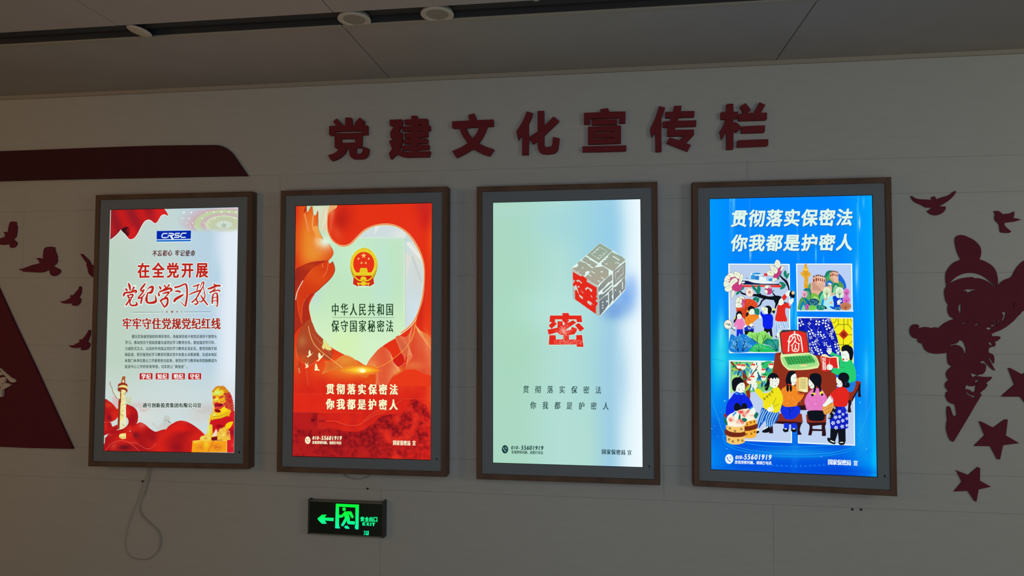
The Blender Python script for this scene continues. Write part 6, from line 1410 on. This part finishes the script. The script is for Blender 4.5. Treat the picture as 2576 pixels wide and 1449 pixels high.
for k in range(34):
    x, y = rr.uniform(830, 985), rr.uniform(490, 625); A.oval(x, y, 3, 2.2, (255, 215, 140), n=6)
A.poly("905,370 940,370 945,430 925,465 895,455 890,400", SK, 1); A.poly("862,390 880,352 915,345 942,358 905,385 898,420 905,460 870,470 855,430", BK, 1)
A.line("870,458 902,460", 9, (220, 50, 50)); A.oval(872, 490, 11, 30, BK); A.oval(898, 490, 10, 30, BK); A.oval(918, 440, 6, 6, (205, 205, 205)); A.line("925,405 940,400", 3, BK); A.line("932,442 942,438", 4, (190, 40, 50)); A.line("955,535 1000,545", 8, (200, 70, 30))
A.poly("1005,508 1020,500 1028,510 1010,525", SK)
# girl in yellow
A.poly("655,652 800,692 792,750 735,815 690,820 680,760 620,842 600,825 625,740", (25, 90, 195), 2)
for s in ("662,668 632,730 606,815", "678,672 650,735 622,825", "697,680 672,720 650,780", "716,686 690,740 690,812", "735,690 706,750 704,815", "754,694 724,755 718,815", "772,697 744,750 732,812", "790,700 768,750 744,805"): A.line(s, 6.5, (170, 225, 250), 1)
A.line("600,815 630,860 608,868", 10, BK); A.oval(612, 855, 18, 16, BK); A.oval(618, 838, 14, 12, SK); A.poly("655,855 690,825 720,815 722,855 680,865", BK, 1); A.line("668,836 705,815", 10, SK)
A.poly("595,490 640,500 670,530 720,520 760,480 800,490 830,560 825,620 795,690 740,690 670,655 665,600 640,570 600,520", (240, 228, 30), 1)
A.poly("575,450 585,420 600,445 610,470 600,490 575,480", SK, 1); A.line("590,500 618,470", 12, (240, 245, 200))
for q in ("590,455 580,432 577,420", "597,450 600,425", "585,470 572,462", "590,482 575,480"): A.line(q, 8, SK, 1)
for q in ("582,460 592,475", "588,455 598,470", "578,470 588,482"): A.line(q, 1.6, (90, 130, 110)); A.line("752,505 665,590", 3, (60, 60, 20)); 
for x, y in ((676, 578), (700, 562), (722, 545), (742, 522)): A.line([(x-8, y-10), (x+8, y+10)], 5, (40, 50, 20))
A.line("775,570 740,640 735,625", 3, (90, 90, 20), 1); A.line("795,625 745,650", 3, (90, 90, 20)); A.poly("700,665 715,650 738,655 740,680 718,690 703,680", SK, 1); A.line("735,625 752,680", 12, (240, 245, 200))
A.poly("712,400 790,400 800,440 780,480 745,485 715,450", SK, 1); A.poly("700,470 682,490 676,470 695,440 705,390 735,362 775,368 795,395 795,410 780,400 770,415 760,400 745,415 735,402 718,420 722,450 705,500 690,510 678,490", BK, 1); A.line("712,408 725,428", 8, (225, 60, 60))
A.line("740,435 755,432", 3, BK); A.line("765,436 780,432", 3, BK); A.oval(740, 456, 6, 6, (200, 200, 200)); A.oval(788, 450, 5, 6, (200, 200, 200)); A.line("758,466 772,466", 4, (190, 40, 50))
# person in blue
A.poly("335,705 360,700 360,740 335,730", TB); A.poly("400,560 440,520 505,530 540,590 580,640 560,665 520,640 470,660 440,710 420,730 355,715 360,640", (15, 40, 225), 1); A.poly("410,560 360,620 355,710 400,720 420,650 550,660 580,640 520,550", (15, 40, 225), 1)
A.poly("420,640 445,612 470,630 478,650 490,620 520,618 530,660 480,690 430,680", BK, 1); A.line("430,530 455,540", 14, (60, 150, 225)); A.line("495,538 470,540", 14, (60, 150, 225)); A.line("475,545 476,620", 3, (8, 20, 120))
A.poly("425,430 500,445 512,490 500,520 465,528 430,500", SK, 1); A.poly("405,490 402,430 430,400 480,402 502,440 475,445 445,470 432,515 415,510", BK, 1); A.oval(463, 500, 8, 8, (200, 200, 200)); A.line("480,465 495,460", 3, BK); A.line("490,508 500,506", 4, (200, 60, 40))
# baskets of peaches
BS, BSD = (248, 200, 110), (120, 45, 25)
A.poly("500,770 600,745 612,790 605,900 560,912 505,905", (250, 180, 60), 2); A.poly("505,810 560,806 612,788 620,800 615,828 560,846 508,850", BSD, 2); A.line("508,832 560,826 616,810", 3, (70, 25, 15), 1)
A.poly("440,690 480,668 540,665 590,690 608,740 590,755 500,770 440,740", blobs(lambda x, y: (250, 245, 222), *VB((478, 690, 26, 14, (228, 44, 40), 1), (535, 685, 26, 8, (230, 50, 40), .9, -.8), (500, 720, 14, 14, (234, 70, 56), .9, -.8), (575, 720, 24, 6, (240, 120, 100), .6))), 1, step=1.6); A.line("505,735 540,695 560,665", 2.5, (190, 40, 30), 1)
A.poly("362,735 400,700 440,705 480,715 510,750 512,800 430,814 362,800", blobs(lambda x, y: (250, 245, 222), *VB((392, 758, 14, 12, (232, 50, 40), .95, .7), (478, 765, 22, 10, (232, 40, 36), .95, 1.1), (498, 770, 9, 20, (236, 70, 50), .8), (430, 722, 22, 9, (240, 110, 90), .8, -.3), (448, 775, 10, 16, (244, 120, 100), .6))), 1, step=1.6); A.line("372,758 385,738 405,745 430,772", 2.5, (200, 40, 30), 1); A.line("450,745 462,780 460,795", 2.5, (200, 60, 40), 1)
A.poly("352,800 400,812 460,814 508,806 510,942 490,955 440,964 390,958 358,942", BS, 2); A.poly("342,838 352,832 380,852 430,862 480,862 512,852 518,885 490,898 430,902 380,896 342,876", BSD, 2); A.line("345,857 390,875 440,882 515,870", 3, (70, 25, 15), 1)
for x, y in ((385, 825), (428, 848), (480, 832), (378, 918), (410, 935), (455, 925), (490, 928)): A.line([(x-10, y-3), (x+10, y+2)], 3, (60, 40, 10)); A.line([(x-8, y+5), (x+10, y+8)], 3, (60, 40, 10)); A.line([(x-4, y-9), (x-6, y+13)], 3, (60, 40, 10)); A.line([(x+5, y-9), (x+4, y+13)], 3, (60, 40, 10))
for x, y in ((530, 790), (560, 775), (590, 770), (525, 875), (565, 870), (592, 855)): A.line([(x-8, y-3), (x+8, y+2)], 3, (60, 40, 10)); A.line([(x-7, y+5), (x+8, y+8)], 3, (60, 40, 10)); A.line([(x-3, y-8), (x-5, y+12)], 3, (60, 40, 10)); A.line([(x+4, y-8), (x+3, y+12)], 3, (60, 40, 10))
for s in ("333,750 335,730 360,765 365,800 340,785", "485,745 510,740 530,755 510,775 490,762", "460,720 470,705 475,740 458,755", "590,710 610,690 625,710 605,745 590,735"): A.poly(s, (20, 115, 100), 1)
A.poly("410,700 440,680 458,715 450,750 425,735", SK, 1); A.line("410,720 438,690", 14, (60, 150, 225)); A.poly("555,670 585,650 600,685 590,710 560,695", SK, 1); A.line("548,668 580,645", 12, (60, 150, 225))
A.done()
A = Art(d4, 'lettering')
view(1720, 430, 3.623)
TC = (222, 246, 236)
for c, o, bd in (((20, 70, 150), 4, 5.5), (TC, 0, 5)):
    A.text('贯彻落实保密法', (500+o, 440+o), (1452+o, 430+o), 150, 160, c, bd, slant=.12)
    A.text('你我都是护密人', (500+o, 662+o), (1452+o, 656+o), 150, 158, c, bd, slant=.12)
view(1720, 830, 3.370)
phone(379, 1085, 34, 41, (235, 248, 252), (10, 90, 225))
WC = (232, 246, 252)
A.text('010-', (441, 1070), (496, 1070), 38, 42, WC, .9, 1.6, slant=.15); A.text('55601919', (517, 1066), (722, 1069), 50, 62, WC, .9, 1.8, slant=.15)
A.text('发现泄密问题，请拨打电话', (437, 1111), (722, 1119), 26, 30, WC, .7)
A.text('国家保密局', (1228, 1110), (1385, 1116), 40, 50, WC, .5, 2); A.text('宣', (1442, 1119), (1442, 1119), 38, 46, WC, .5, 2)
A.done()
